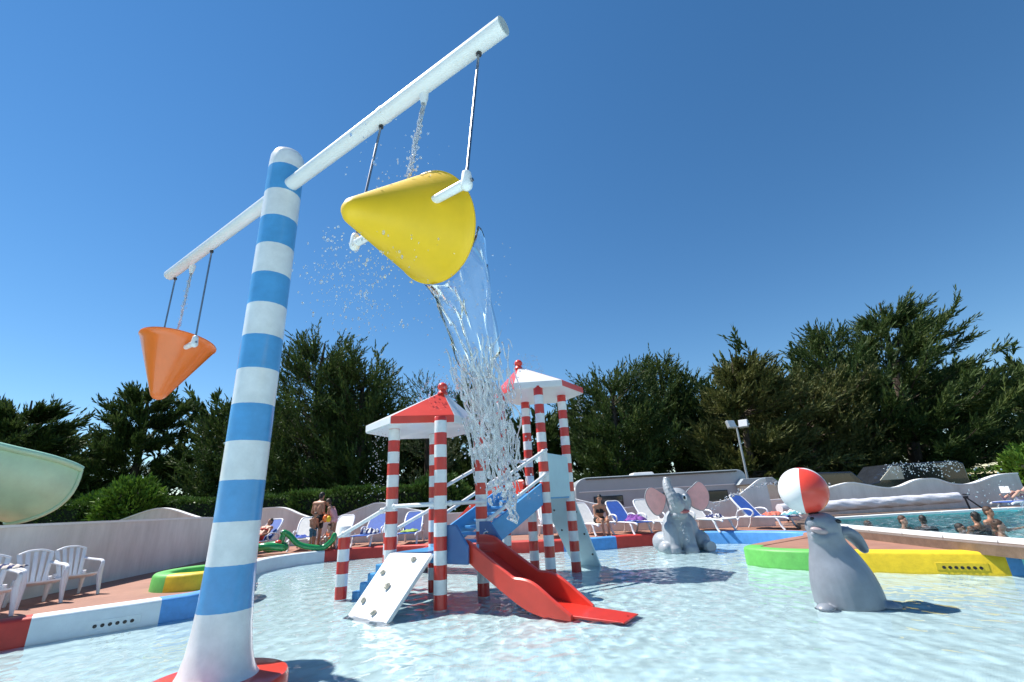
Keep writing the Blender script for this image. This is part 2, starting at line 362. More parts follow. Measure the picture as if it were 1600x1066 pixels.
# overflow outlets set in the kerb faces
def outlet(px,py,tx,ty,n,sp):
    """inlet plate with round holes on the inner kerb face at (px,py), running along (tx,ty)"""
    t=Vector((tx,ty,0)).normalized(); nn=Vector((t.y,-t.x,0)); c=Vector((px,py,0)); ang=math.atan2(t.y,t.x)
    pl=MB(); pl.box(c-nn*.001+Vector((0,0,.10)),(n*sp+.12,.011,.115),ang); o=pl.build('outlet_plate',M['kwhite'] if n==6 else M['kyellow'],kerb,bevel=.003)
    for i in range(n):
        h=MB(); q=c+t*((i-(n-1)/2)*sp)+nn*.006+Vector((0,0,.085)); h.tube([q-nn*.004,q+nn*.003],.024,14); h.build('outlet_hole',M['black'],o)
i1=near_i(-5.98,7.5); t1=(kpath[i1+1]-kpath[i1-1]); outlet(kpath[i1].x,kpath[i1].y,t1.x,t1.y,6,.083)
i1=near_i(7.0,8.25); t1=(kpath[i1+1]-kpath[i1-1]); outlet(kpath[i1].x,kpath[i1].y,t1.x,t1.y,7,.075)
# raised swimming pool on the right
mb=MB(); sp=[Vector((x,y,0)) for x,y in swim]; n=len(sp)
mb.prism(swim,-.9,-.8); o=mb.build('swimming_pool_floor',M['poolfloor'],smooth=False); tag(o,kind='structure')
ter=[(7.25,-4.5),(27,-4.5),(27,18.2),(12.4,18.2),(9.6,16.6),(8.35,15.2),(7.5,13.2),(7.28,9)]
holed('swimming_pool_surround',ter,[swim],.44,M['deckwet'])
mb=MB(); k=len(ter); mb.add([(x,y,.28) for x,y in ter]+[(x,y,.439) for x,y in ter],[(i,(i+1)%k,k+(i+1)%k,k+i) for i in range(k)]); mb.build('surround_step',M['deckwet'],bpy.data.objects['swimming_pool_surround'],smooth=False)
mb=MB(); mb.add([(x,y,-.85) for x,y in swim]+[(x,y,.435) for x,y in swim],[(i,(i+1)%n,n+(i+1)%n,n+i) for i in range(n)]); tag(mb.build('swimming_pool_side',M['poolfloor'],smooth=False),kind='structure')
cop=empty('pool_coping',(0,0,0),label='white raised coping edge around the turquoise swimming pool',cat='coping')
for i in range(n):
    a,b=sp[i],sp[(i+1)%n]; d=(b-a); L=d.length; ang=math.atan2(d.y,d.x); kk=max(1,int(L/1.0))
    for j in range(kk):
        c=a+d*((j+.5)/kk); 
        if c.y<2 or c.x>24: continue
        q=MB(); q.box((c.x,c.y,.475),(L/kk-.008,.26,.07),ang); q.build('coping_stone',M['coping'],cop,bevel=.012)
wave_sheet('swimming_pool_water',7.62,26,2,15.15,.12,.010,.41,M['water2'],5)
# ---------------------------------------------------------------- boundary walls with wavy tops
def wavy_wall(name,label,pts,thick=.2,base=.2):
    """pts = (x,y,ztop); smooth top, white rendered coping"""
    P=catmull(pts,8); root=empty(name,(P[0].x,P[0].y,0),label=label,cat='wall'); o0=Vector((P[0].x,P[0].y,0))
    mb=MB(); cp=MB(); vs=[];cv=[]
    for i,p in enumerate(P):
        t=(P[min(i+1,len(P)-1)]-P[max(i-1,0)]); t.z=0; t.normalize(); nn=Vector((-t.y,t.x,0))
        q=Vector((p.x,p.y,0))-o0
        for d,z in ((0,base),(0,p.z),(thick,p.z),(thick,base)): vs.append(q+nn*d+Vector((0,0,z)))
        for d,z in ((-.025,p.z+.002),(-.025,p.z+.045),(thick+.025,p.z+.045),(thick+.025,p.z+.002)): cv.append(q+nn*d+Vector((0,0,z)))
    k=len(P)
    fs=[(i*4+j,i*4+(j+1)%4,i*4+4+(j+1)%4,i*4+4+j) for i in range(k-1) for j in range(4)]+[(0,1,2,3),(4*k-1,4*k-2,4*k-3,4*k-4)]
    mb.add(vs,fs); cp.add(cv,fs); mb.build('wall_panel',M['wall'],root,angle=30); cp.build('coping',M['coping'],root,angle=30); return root
wavy_wall('boundary_wall','straight grey-white wall behind the plastic armchairs',[(-8.3,3.5,1.46),(-8.5,7.5,1.47),(-8.68,9.5,1.47),(-8.85,11.5,1.46),(-9.05,13.6,1.45),(-9.3,15.6,1.38)])
wavy_wall('boundary_wall','wavy-topped wall rising in a hump behind the straight wall and the striped pole',[(-18.5,19.5,1.3),(-17,19.4,1.34),(-16.2,19.33,1.5),(-14.86,19.22,1.86),(-14.1,19.16,1.86),(-13.0,19.08,1.53),(-12.2,19.0,1.32),(-11.5,18.95,1.45),(-10.4,18.88,1.66),(-9.35,18.8,1.66),(-8.54,18.73,1.36),(-7.75,18.67,1.14),(-7.0,18.62,1.24),(-6.0,18.54,1.54),(-5.38,18.49,1.64),(-4.24,18.4,1.36),(-2.9,18.3,1.14),(-1.6,18.2,1.2),(-.4,18.1,1.5),(.4,18.05,1.62),(.98,18.0,1.6)])
wavy_wall('boundary_wall','wavy grey wall behind the elephant statue and loungers',[(1.0,18,1.6),(1.45,17.85,1.55),(2.02,17.66,1.38),(2.78,17.42,1.17),(3.62,17.14,1.02),(4.37,16.89,1.16),(5.2,16.6,1.27),(6.14,16.31,1.13),(6.5,16.19,1.06),(7.09,16.0,1.2),(7.55,15.85,1.49),(7.83,15.76,1.68),(8.04,15.69,1.74)])
wavy_wall('boundary_wall','long wavy wall on the far side of the swimming pool',[(8.6,18.0,1.0),(9.86,17.81,1.03),(11.15,17.69,1.29),(11.96,17.6,1.45),(12.38,17.56,1.4),(13.09,17.49,1.23),(13.62,17.44,1.22),(14.22,17.38,1.41),(14.65,17.33,1.45),(14.96,17.3,1.41),(15.42,17.26,1.23),(16.04,17.2,1.2),(16.72,17.13,1.38),(17.1,17.1,1.45),(17.6,17.05,1.47)])
# ---------------------------------------------------------------- axes shared by the play equipment
U=Vector((.826,-.564,0)); V_=Vector((.564,.826,0)); Zv=Vector((0,0,1))
# ---- striped pole with cross pipe
px,py=-2.68,4.57
pole=empty('bucket_pole',(px,py,0),label='tall blue and white striped pole carrying a long white pipe',cat='pole')
mb=MB(); mb.lathe([(.57,-.33),(.57,.13),(.555,.155),(.53,.165),(.25,.17)],48); mb.build('base_disc',M['redlite'],pole)
mb=MB(); mb.lathe([(.345,.155),(.315,.18),(.285,.24),(.255,.36),(.232,.55),(.215,.8),(.203,1.1),(.197,1.5)]+[(.197,1.5+.2*i) for i in range(1,21)]+[(.19,5.62),(.165,5.68),(.11,5.705),(.02,5.71)],40); mb.build('post',stripe('pole_bands',WHITE,BLUE,.365,.68-.365),pole,angle=50)
pipe_a=Vector((-5.44,6.45,5.16)); pipe_b=Vector((.07,2.68,5.16)); po=Vector((px,py,0))
mb=MB(); d=(pipe_b-pipe_a).normalized(); mb.tube([pipe_a-po,pipe_b-po],.079,28); 
pp=mb.build('cross_pipe',M['white'],pole)
for q,s in ((pipe_a,-1),(pipe_b,1)):
    e=MB(); e.tube([q-po+d*s*.0005,q-po+d*s*.008],.072,24); e.build('end_cap',paint('pipe_cap',(.42,.47,.47),.5,.1,20),pp)
for x,y in ((-.70,3.24),(-4.82,6.10)):
    q=Vector((x,y,5.09))-po; e=MB(); e.lathe([(.045,.02),(.042,-.05),(.03,-.09),(.026,-.12),(.018,-.12)],16,q); e.build('nozzle',M['white'],pp)
e=MB(); e.tube([pipe_a.lerp(pipe_b,.775)-po,pipe_a.lerp(pipe_b,.775)-po+d*.05],.083,28); e.build('pipe_sleeve',M['white'],pp)
# ---- tipping buckets
def cone_bucket(name,label,mat,pivot,th,a,rods,jz):
    """cone on a hinge line along U; th = tilt of the mouth towards V_; rods = the two pipe points"""
    root=empty(name,pivot,label=label,cat='bucket',group='tipping buckets on the pole')
    pv=Vector(pivot); ax=Zv*math.cos(th)+V_*math.sin(th); pr=ax.cross(U).normalized()
    mt=Matrix((U,pr,ax)).transposed()
    Rr=.46; L=.85; mb=MB(); out=[]; 
    prof=[(.012,-L+.0),(.05,-L+.012),(.085,-L+.045),(.105,-L+.085)]+[(.105+(Rr-.105)*i/10,-L+.085+(L-.085)*i/10) for i in range(1,11)]
    inner=[(r-.016 if r>.03 else r*.3,z+.002) for r,z in prof][::-1]
    inner[0]=(Rr-.016,0.0)
    full=[(r,z) for r,z in prof]+[(Rr+.008,.003),(Rr+.008,.018),(Rr-.016,.018)]+inner
    tmp=MB(); tmp.lathe(full,360); mb.add([mt@Vector(v)+ax*a for v in tmp.v],tmp.f); mb.build('cone',mat,root,angle=50)
    for s,q in zip((1,-1),rods):
        j=pv+U*s*.635; j=Vector((j.x,j.y,pivot[2]+jz)); jl=j-pv
        top=Vector(q)-pv
        e=MB(); e.tube([top,jl+Vector((0,0,.04))],.0115,10); rod=e.build('hanger_rod',M['steel'],root)
        c=MB(); c.tube([top-Vector((0,0,.001)),top-Vector((0,0,.03))],.024,14); c.build('rod_socket',M['dark'],rod)
        e=MB(); e.capsule(jl+Vector((0,0,.07)),jl-Vector((0,0,.02)),.036,.045,14); e.capsule(jl,jl-U*s*.33,.036,.034,14); arm=e.build('pivot_arm',M['white'],root)
        b=MB(); b.tube([jl+U*s*.04,jl+U*s*.058],.014,6); b.build('bolt',M['steel'],arm)
    return root
ya=Vector((-.15,2.85,5.09)); yb=Vector((-1.2,3.58,5.09))
ym=(ya+yb)/2-V_*.20; cone_bucket('tipping_bucket','yellow cone bucket tipped over and pouring out its water',M['yellow'],(ym.x,ym.y,3.56),R(72),.28,(ya,yb),.06)
oa=Vector((-4.26,5.69,5.09)); ob=Vector((-5.31,6.42,5.09)); om=(oa+ob)/2
cone_bucket('tipping_bucket','orange cone bucket hanging upright from the far end of the pipe',M['orange'],(om.x,om.y,3.68),R(8),.16,(oa,ob),0)
# ---------------------------------------------------------------- play structure
P2=Vector((-1.28,7.69,0)); P1=P2-U*1.15; P4=P2+V_*1.03; P3=P1+V_*1.03
Q2=Vector((.51,9.75,0)); Q3=Q2+V_*1.03; Q1=Q2-U*1.03; Q4=Q1+V_*1.03
S1=Vector((-3.25,8.98,0)); S2=S1+V_*1.03
c1=(P1+P4)/2; c2=(Q1+Q3)/2
play=empty('play_tower',(c1.x,c1.y,0),label='red and white striped twin-roofed water play tower with slides',cat='play structure'); PO=Vector((c1.x,c1.y,0))
bands=stripe('post_bands',RED,WHITE,.2,0.0-.4)
def post(p,h,r=.103):
    mb=MB(); mb.lathe([(r*.6,-.33)]+[(r,-.32+(h+.31)*i/14) for i in range(15)]+[(r*.9,h+.012),(r*.5,h+.018)],24)
    return mb.build('post',bands,play,loc=p-PO,angle=50)
for p in (P1,P2,P3,P4): post(p,2.86)
for p in (Q1,Q2,Q3,Q4): post(p,3.83)
for p in (S1,S2): post(p,1.17)
def roof(c,z,Rr,rot,flip,hz,ap):
    """hexagonal hat roof: six panels alternately red and white, each with its own skirt"""
    root=MB(); o=c-PO; ap=Vector((ap[0]-PO.x,ap[1]-PO.y,z+hz))
    cs=[Vector((o.x+Rr*math.cos(rot+k*math.pi/3),o.y+Rr*math.sin(rot+k*math.pi/3),z)) for k in range(6)]
    root.prism([(p.x*.985+o.x*.015,p.y*.985+o.y*.015) for p in cs],z-.015,z+.012)
    ro=root.build('roof',M['white'],play,smooth=False)
    for k in range(6):
        a,b=cs[k],cs[(k+1)%6]; h=Vector((0,0,.125)); g=.004; dd=(b-a).normalized()*g; a=a+dd; b=b-dd
        mb=MB(); n=(b-a).cross(Zv).normalized()*.03
        ai,bi=a-n,b-n
        mb.add([a,b,b+h,a+h,ap,ai,bi,ap-Vector((0,0,.04))],[(0,1,2,3),(3,2,4),(0,5,6,1),(5,0,3),(1,6,2),(5,7,6),(5,3,4,7),(6,7,4,2)])
        mb.build('roof_panel',M['redlite'] if (k+flip)%2 else M['white'],ro,smooth=False,bevel=.006)
    mb=MB(); mb.lathe([(.10,-.05),(.085,-.01),(.06,.02),(.05,.04)],20,ap); mb.ell(ap+Vector((0,0,.085)),(.092,.092,.088),20,12); mb.build('finial',M['redlite'],ro)
    return ro
roof(Vector((-1.78,8.80,0)),2.82,1.09,.17,1,.66,(-1.36,8.40))
roof(Vector((.56,10.56,0)),3.77,1.05,-.05,0,.66,(.12,10.30))
def plate(poly,z0,z1,name,mat,parent=play,bev=.012):
    mb=MB(); mb.prism([(p.x-PO.x,p.y-PO.y) for p in poly],z0,z1); return mb.build(name,mat,parent,smooth=False,bevel=bev)
def expand(ps,d):
    c=sum(ps,Vector())/len(ps); return [p+(p-c).normalized()*d for p in ps]
plate(expand([P1,P2,P4,P3],.05),.62,.745,'platform',M['blue'])
plate(expand([Q1,Q2,Q3,Q4],.05),1.47,1.60,'platform',M['blue'])
def rail(a,za,b,zb,r=.034,ext=.0):
    a=Vector((a.x,a.y,za))-PO; b=Vector((b.x,b.y,zb))-PO
    mb=MB(); mb.tube([a,b],r,14); o=mb.build('handrail',M['white'],play)
    for q,s in ((a,1),(b,-1)):
        d=(b-a).normalized()*s; e=MB(); e.ell(q+d*.12,(.05,.05,.05),12,8); e.build('rail_bracket',M['white'],o)
    return o
nf=-V_*.11
rail(P1+nf*.4,1.48,P2+nf*.4,1.48); rail(P2+U*.1,1.48,P4+U*.1,1.48); 
rail(S1+nf,1.02,P1+nf,1.46); rail(S2-nf*.8,1.02,P3-nf*.8,1.46)
rail(P4+U*.10,1.66,Q2+U*.10,2.44); rail(P4+U*.10,1.15,Q2+U*.10,1.98); rail(P3-U*.10,1.66,Q1-U*.10,2.44); rail(P3-U*.10,1.15,Q1-U*.10,1.98)
rail(Q1-U*.05,2.33,Q4-U*.05,2.33)
# lower stairs (blue steps between the short posts and the platform)
st=MB(); A=S1-PO; n=5; run=(P1-S1); tot=run.length
stairs=MB()
for s_,base in ((0,S1),(1,S2)):
    pass
o_st=None
for i in range(n):
    f0=.10+.80*i/n; f1=.10+.80*(i+1)/n; zt=.745*(i+.7)/n
    poly=[S1+run*f0+V_*.13,S1+run*f1+V_*.13,S2+run*f1-V_*.13,S2+run*f0-V_*.13]
    if o_st is None: o_st=plate(poly,-.3,zt,'stairs',M['blue'],bev=.02)
    else: plate(poly,max(-.3,zt-.34),zt,'step',M['blue'],o_st,bev=.02)
# climbing slab with holds
a1=P1-V_*.06+U*.06; a2=P2-V_*.06-U*.12
dn=Vector((-.53,-1.14,0)); 
ta=Vector((a1.x,a1.y,.77))-PO; tb=Vector((a2.x,a2.y,.77))-PO
ba=Vector((-2.70,7.55,-.10))-PO; bb=Vector((-1.96,6.92,-.10))-PO
mb=MB(); nrm=(tb-ta).cross(ba-ta).normalized(); 
if nrm.z<0: nrm=-nrm
mb.extrude([ta,tb,bb,ba],-nrm*.07); cw=mb.build('climbing_wall',M['white'],play,smooth=False,bevel=.02)
for (u_,v_) in ((.70,.12),(.18,.36),(.50,.56),(.16,.80),(.60,.94)):
    top=ta.lerp(tb,u_); bot=ba.lerp(bb,u_); c=top.lerp(bot,v_*.86)
    h=MB(); ex=(tb-ta).normalized(); ey=nrm.cross(ex); mtx=Matrix((ex,ey,nrm)).transposed()
    rr=rnd.uniform(.85,1.15)
    h.ell(c+nrm*.015,(.037*rr,.052*rr,.036),9,7,mtx@Matrix.Rotation(rnd.uniform(-.9,.1),3,'Z')); h.v=[tuple(Vector(q)+Vector((rnd.uniform(-1,1),rnd.uniform(-1,1),rnd.uniform(-1,1)))*.006) for q in h.v]
    h.build('climbing_hold',M['stone'],cw)
# front slide: trough with two side walls, running along U
def slide(org,dirn,prof,wd,name,mat_floor,mat_side,side_h):
    """prof = list of (s,z); trough centred on org, along dirn; side_h(s) wall height"""
    lat=Vector((-dirn.y,dirn.x,0)); o0=org-PO
    root=None
    fl=MB(); vs=[]
    k=len(prof)
    for s,z,wf in prof:
        for sg,zz in ((-1,.0),(1,.0),(1,-.05),(-1,-.05)): vs.append(o0+dirn*s+lat*sg*wd/2*wf+Vector((0,0,z+zz)))
    fs=[(i*4+j,i*4+(j+1)%4,i*4+4+(j+1)%4,i*4+4+j) for i in range(k-1) for j in range(4)]+[(0,1,2,3),(4*k-1,4*k-2,4*k-3,4*k-4)]
    fl.add(vs,fs); root=fl.build(name,mat_floor,play,angle=60,bevel=.008)
    for sg in (-1,1):
        sd=MB(); vs=[]
        q=[p for p in prof if side_h(p[0])>0]
        for s,z,wf in q:
            h=side_h(s); base=o0+dirn*s+lat*sg*wd/2*wf
            for dd,zz in ((.003,-.06),(.003,h-.02),(.02,h),(.05,h),(.068,h-.02),(.068,-.06)): vs.append(base+lat*sg*dd+Vector((0,0,z+zz)))
        kk=len(q); fs=[(i*6+j,i*6+(j+1)%6,i*6+6+(j+1)%6,i*6+6+j) for i in range(kk-1) for j in range(6)]+[tuple(range(6)),tuple(range(6*kk-1,6*kk-7,-1))]
        sd.add(vs,fs); sd.build('slide_side',mat_side,root,angle=40)
    return root
import bisect
def smoothprof(pts,n=34):
    P=catmull([(s,z,w_) for s,z,w_ in pts],8); return [(p.x,p.y,p.z) for p in P]
sh1=lambda s:.24 if s<1.15 else (.24+.08*math.sin((s-1.15)/.5*math.pi) if s<1.65 else max(0,.24-(s-1.65)*.62) )
m24=(P2+P4)/2+U*.10
slide(m24,U,smoothprof([(0,.72,1),(.28,.70,1),(.55,.55,1),(.95,.32,1),(1.3,.14,1),(1.55,.07,1),(1.75,.045,1),(2.1,.03,.92),(2.45,.018,.85),(2.68,.006,.80)]),.60,'slide',M['red'],M['redlite'],sh1)
# blue slide mouth with pale emblem
lat=Vector((-U.y,U.x,0))
for sg in (-1,1):
    c=m24+lat*sg*.40+U*.05-PO; mb=MB(); e1=c+U*-.12; e2=c+U*.34
    mb.extrude([e1+Vector((0,0,.60)),e2+Vector((0,0,.60)),e2+Vector((0,0,.86)),e1+U*.22+Vector((0,0,1.16)),e1+Vector((0,0,1.16))],lat*sg*.05)
    sp_=mb.build('slide_mouth_panel',M['dblue'],play,smooth=False,bevel=.012)
    if sg==1:
        ex=U; cc=c+U*.03+Vector((0,0,.95))-lat*.004
        em=MB()
        path=[cc+ex*(.055*math.cos(a))+Zv*(.045*math.sin(a)+.012*math.sin(2*a)) for a in [i*math.pi/10 for i in range(2,21)]]
        em.tube(path,[.013]*len(path),6); em.ell(cc+Zv*.085-ex*.01,(.012,.006,.008),8,6); em.build('emblem',M['white'],sp_)
# rear slide from the tall tower
sh2=lambda s:.34 if s<2.9 else max(0.0,.34-(s-2.9)*.5)
m14=(Q1+Q4)/2-U*.10
slide(m14,-U,smoothprof([(0,1.58,1),(.3,1.55,1),(.8,1.22,1),(1.4,.78,1),(1.9,.42,1),(2.4,.20,1),(2.8,.10,1),(3.3,.05,.95),(3.7,.0,.9)]),.72,'slide',M['red'],M['redlite'],sh2)
# bridge stairs between the towers
br=None; bv=(Q2-U*.515)-(P4-U*.575); bl=bv.length; bn=7
mA=P4-U*.575
for i in range(bn):
    f0=.06+.88*i/bn; f1=.06+.88*(i+1)/bn; z=.745+(1.6-.745)*(i+1)/(bn+1)
    poly=[mA+bv*f0+U*.40,mA+bv*f1+U*.40,mA+bv*f1-U*.40,mA+bv*f0-U*.40]
    if br is None: br=plate(poly,z-.05,z,'bridge_stairs',M['blue'])
    else: plate(poly,z-.05,z,'step',M['blue'],br)
for sg in (-1,1):
    a=P4-U*.575+U*sg*.46+V_*.10-PO; b=Q2-U*.515+U*sg*.46-V_*.10-PO; mb=MB()
    mb.extrude([a+Vector((0,0,.58)),b+Vector((0,0,1.36)),b+Vector((0,0,1.78)),a+Vector((0,0,1.0))],U*sg*.05); mb.build('stringer',M['blue'],br,smooth=False,bevel=.012)
# pale panels on the tall tower
mb=MB(); a=Q2+U*.02+V_*.06-PO; b=Q3+U*.02-V_*.06-PO
mb.extrude([a+Vector((0,0,1.5)),b+Vector((0,0,1.5)),b+Vector((0,0,2.32)),b.lerp(a,.25)+Vector((0,0,2.36)),a+Vector((0,0,2.38))],U*.04); mb.build('side_panel',M['lblue'],play,smooth=False,bevel=.012)
mb=MB(); a=Q3+V_*.05-U*.02-PO; b=Q3.lerp(Q4,.85)+V_*.05-PO; of=V_*.95+U*.12
tp=1.66; pts=[a+Vector((0,0,tp)),a+of+Vector((0,0,-.1)),b+of+U*.18+Vector((0,0,-.1)),b+Vector((0,0,tp))]
mb.extrude(pts,Vector((0,0,0))+(V_*.05+Zv*.03)); rp=mb.build('back_climbing_panel',M['lblue'],play,smooth=False,bevel=.015)
nn=(pts[1]-pts[0]).cross(pts[3]-pts[0]).normalized(); nn=nn if nn.y<0 else -nn
for fu,fv in ((.08,.28),(.1,.55),(.1,.8),(.8,.5),(.75,.25),(.75,.78)):
    q=pts[0].lerp(pts[1],fv).lerp(pts[3].lerp(pts[2],fv),fu); e=MB(); e.tube([q-nn*.002,q+nn*.012],.022,10); e.build('bolt',M['dark'],rp)
# ---------------------------------------------------------------- small round basin on the left deck
bas=empty('round_basin',(-6.0,9.45,0),label='small round basin with green and yellow painted rim behind the blue kerb',cat='basin')
def ring_arc(a0,a1,mat,name):
    mb=MB(); vs=[]; prof=[(.52,.10),(.52,.525),(.535,.555),(.56,.57),(.74,.57),(.77,.55),(.785,.52),(.80,.28)]; n=max(3,int((a1-a0)/8))
    for i in range(n+1):
        a=R(a0+(a1-a0)*i/n)
        for r,z in prof: vs.append((r*1.0*math.cos(a),r*1.12*math.sin(a),z))
    k=len(prof); fs=[(i*k+j,i*k+j+1,(i+1)*k+j+1,(i+1)*k+j) for i in range(n) for j in range(k-1)]+[tuple(range(k)),tuple(range((n+1)*k-1,n*k-1,-1))]
    mb.add(vs,fs); mb.build(name,mat,bas,angle=50)
ring_arc(-100,0,M['kyellow'],'rim_length'); ring_arc(0,120,M['kblue'],'rim_length'); ring_arc(120,260,M['kgreen'],'rim_length')
mb=MB(); mb.lathe([(.51,.30),(.50,.36),(.0,.365)],40); mb.build('basin_floor',M['kgreen'],bas)
# ---------------------------------------------------------------- statues
def pal(fn):
    def post(me):
        mi=[fn(p.center) for p in me.polygons]; me.polygons.foreach_set('material_index',mi)
    return post
el=empty('elephant_statue',(4.24,13.4,0),label='grey sitting elephant statue with pink ears and raised trunk',cat='statue')
mb=MB()
mb.ell((.10,.22,.45),(.50,.48,.58)); mb.ell((-.04,-.06,.60),(.40,.34,.46)); mb.ell((-.08,-.16,.30),(.38,.26,.36)); mb.ell((.06,-.16,1.22),(.34,.31,.34)); mb.ell((.06,-.12,1.36),(.28,.25,.23))
mb.ell((-.03,-.33,1.05),(.27,.21,.17)); mb.ell((-.04,-.38,.90),(.22,.18,.10))
tr=catmull([(-.02,-.36,1.14),(-.12,-.55,1.16),(-.21,-.58,1.34),(-.27,-.50,1.55),(-.27,-.42,1.72),(-.22,-.40,1.84)],8); nT=len(tr)
mb.tube(tr,[(.185-.10*i/(nT-1)+(.012 if i%3==0 else 0)+(.02 if i>nT-4 else 0)) for i in range(nT)],16)
for x in (-.34,.10):
    mb.capsule((x*.9,-.24,.55),(x,-.38,.05),.20,.195); mb.capsule((x,-.42,.03),(x,-.40,-.2),.205,.205)
for x in (-.46,.50): mb.ell((x,.05,.22),(.28,.36,.27)); mb.capsule((x*1.12,-.10,.10),(x*1.14,-.42,.11),.15,.145)
remesh(mb,'body',M['grey'],.022,el,3)
def ear(pts,thick,y,name):
    pts=[(x*1.10,1.30+(z-1.30)*1.12,dy) for x,z,dy in pts]
    c=Vector((sum(p[0] for p in pts)/len(pts),0,sum(p[1] for p in pts)/len(pts))); out=catmull([(x,y+dy,z) for x,z,dy in pts],5,True)
    n=len(out); c0=sum(out,Vector())/n; tk=Vector((0,thick,0)); mb=MB()
    mb.add(list(out)+[q+tk for q in out]+[c0+Vector((0,.03,0)),c0+tk+Vector((0,.03,0))],[(i,(i+1)%n,2*n) for i in range(n)]+[(n+(i+1)%n,n+i,2*n+1) for i in range(n)]+[(i,n+i,n+(i+1)%n,(i+1)%n) for i in range(n)]); e=mb.build(name,M['grey'],el,angle=50)
    cf=c0+Vector((0,.03,0)); inn=[cf+(q-cf)*.95 for q in out]; m2=MB(); cc=cf+Vector((0,-.014,0))
    n=len(inn); front=[q+Vector((0,-.014,0)) for q in inn]; m2.add(front+[cc],[(i,(i+1)%n,n) for i in range(n)]); m2.build('ear_lining',M['pink'],e,angle=80)
ear([(.28,1.42,.02),(.46,1.58,-.02),(.60,1.68,-.08),(.72,1.58,-.12),(.79,1.38,-.13),(.74,1.15,-.12),(.60,1.00,-.08),(.46,1.03,-.04),(.34,1.14,0)],.05,-.16,'ear')
ear([(-.24,1.36,.0),(-.40,1.50,-.05),(-.58,1.60,-.12),(-.72,1.55,-.16),(-.80,1.38,-.18),(-.76,1.18,-.17),(-.62,.98,-.12),(-.48,.95,-.08),(-.33,1.10,-.03)],.05,-.16,'ear')
for x,z in ((.14,1.33),(-.13,1.33)):
    e=MB(); e.ell((x,-.445,z),(.072,.045,.09)); q=e.build('eye',M['eyew'],el); e=MB(); e.ell((x-.012,-.486,z-.005),(.030,.012,.045)); e.build('pupil',M['black'],q)
e=MB(); e.ell((.03,-.51,.985),(.17,.06,.055)); e.build('mouth',M['mouth'],el)
e=MB(); e.ell((-.02,-.535,.965),(.06,.025,.03)); e.build('tongue',M['pink'],el)
for k,x in enumerate((.58,)):
    e=MB(); e.tube([(x,-.555,.11),(x,-.572,.11)],.125,20); e.build('foot_pad',paint('pad_grey',(.38,.42,.45),.5,.1,10),el)
# seal with a ball
se=empty('seal_statue',(4.13,6.75,0),label='grey seal statue balancing a red and white ball on its nose',cat='statue')
mb=MB()
sp_=catmull([(.07,.03,-.16),(.06,.02,.06),(.02,.0,.30),(-.02,-.01,.52),(-.06,-.03,.70),(-.08,-.05,.86)],6)
rS=[.39,.40,.37,.30,.225,.20]; rr=[p.x for p in catmull([(r,0,0) for r in rS],6)]
mb.tube(sp_,rr,28); mb.ell((-.07,-.04,.92),(.215,.21,.185)); mb.ell((.15,.14,.20),(.29,.30,.42))
mb.capsule((-.10,-.06,.95),(-.165,-.07,1.055),.165,.075); mb.capsule((-.10,-.09,.96),(-.215,-.13,.985),.15,.105); mb.capsule((-.10,-.10,.78),(-.30,-.17,.845),.12,.035); mb.ell((-.16,-.12,.79),(.14,.12,.08))
pf=catmull([(.10,.06,.80),(.26,.08,.84),(.40,.08,.74),(.47,.04,.56)],6); mb.tube(pf,[.08,.09,.10,.11,.12,.125,.13,.135,.14,.14,.14,.135,.13,.12,.11,.10,.09,.07,.04],14,sq=.55)
for x,y in ((-.40,-.20),(.36,-.30)): mb.ell((x,y,-.03),(.12,.11,.085))
bodyo=remesh(mb,'body',[M['lgrey'],M['grey']],.014,se,6)
e=MB(); e.ell((-.215,-.185,.885),(.115,.065,.045),mtx=Matrix.Rotation(R(14),3,'Y')); e.build('mouth',paint('mouth_pale',(.42,.33,.34),.4,.1,10),se)
e=MB(); e.ell((-.17,-.075,1.095),(.075,.065,.032)); e.build('nose',M['black'],se)
for x,y,z in ((.045,-.215,.99),(-.262,-.185,1.03)):
    e=MB(); e.ell((x,y,z),(.038,.022,.026),mtx=Matrix.Rotation(R(20),3,'Y')); e.build('eye',M['black'],se)
axb=Vector((-.12,-.30,.94)).normalized(); ea=axb.cross(Vector((-.62,-.86,0)).normalized()).normalized(); eb=axb.cross(ea); bc=Vector((-.20,-.02,1.395))
bl=MB(); bm3=Matrix((ea,eb,axb)).transposed(); bl.ell(bc,(.305,.305,.305),72,28,bm3); bo=bl.build('ball',[M['white'],M['redlite']],se,angle=80)
for p in bo.data.polygons:
    q=p.center-bc; a=math.degrees(math.atan2(q.dot(eb),q.dot(ea)))%360; p.material_index=1 if (a>=270 or 45<=a<135) else 0
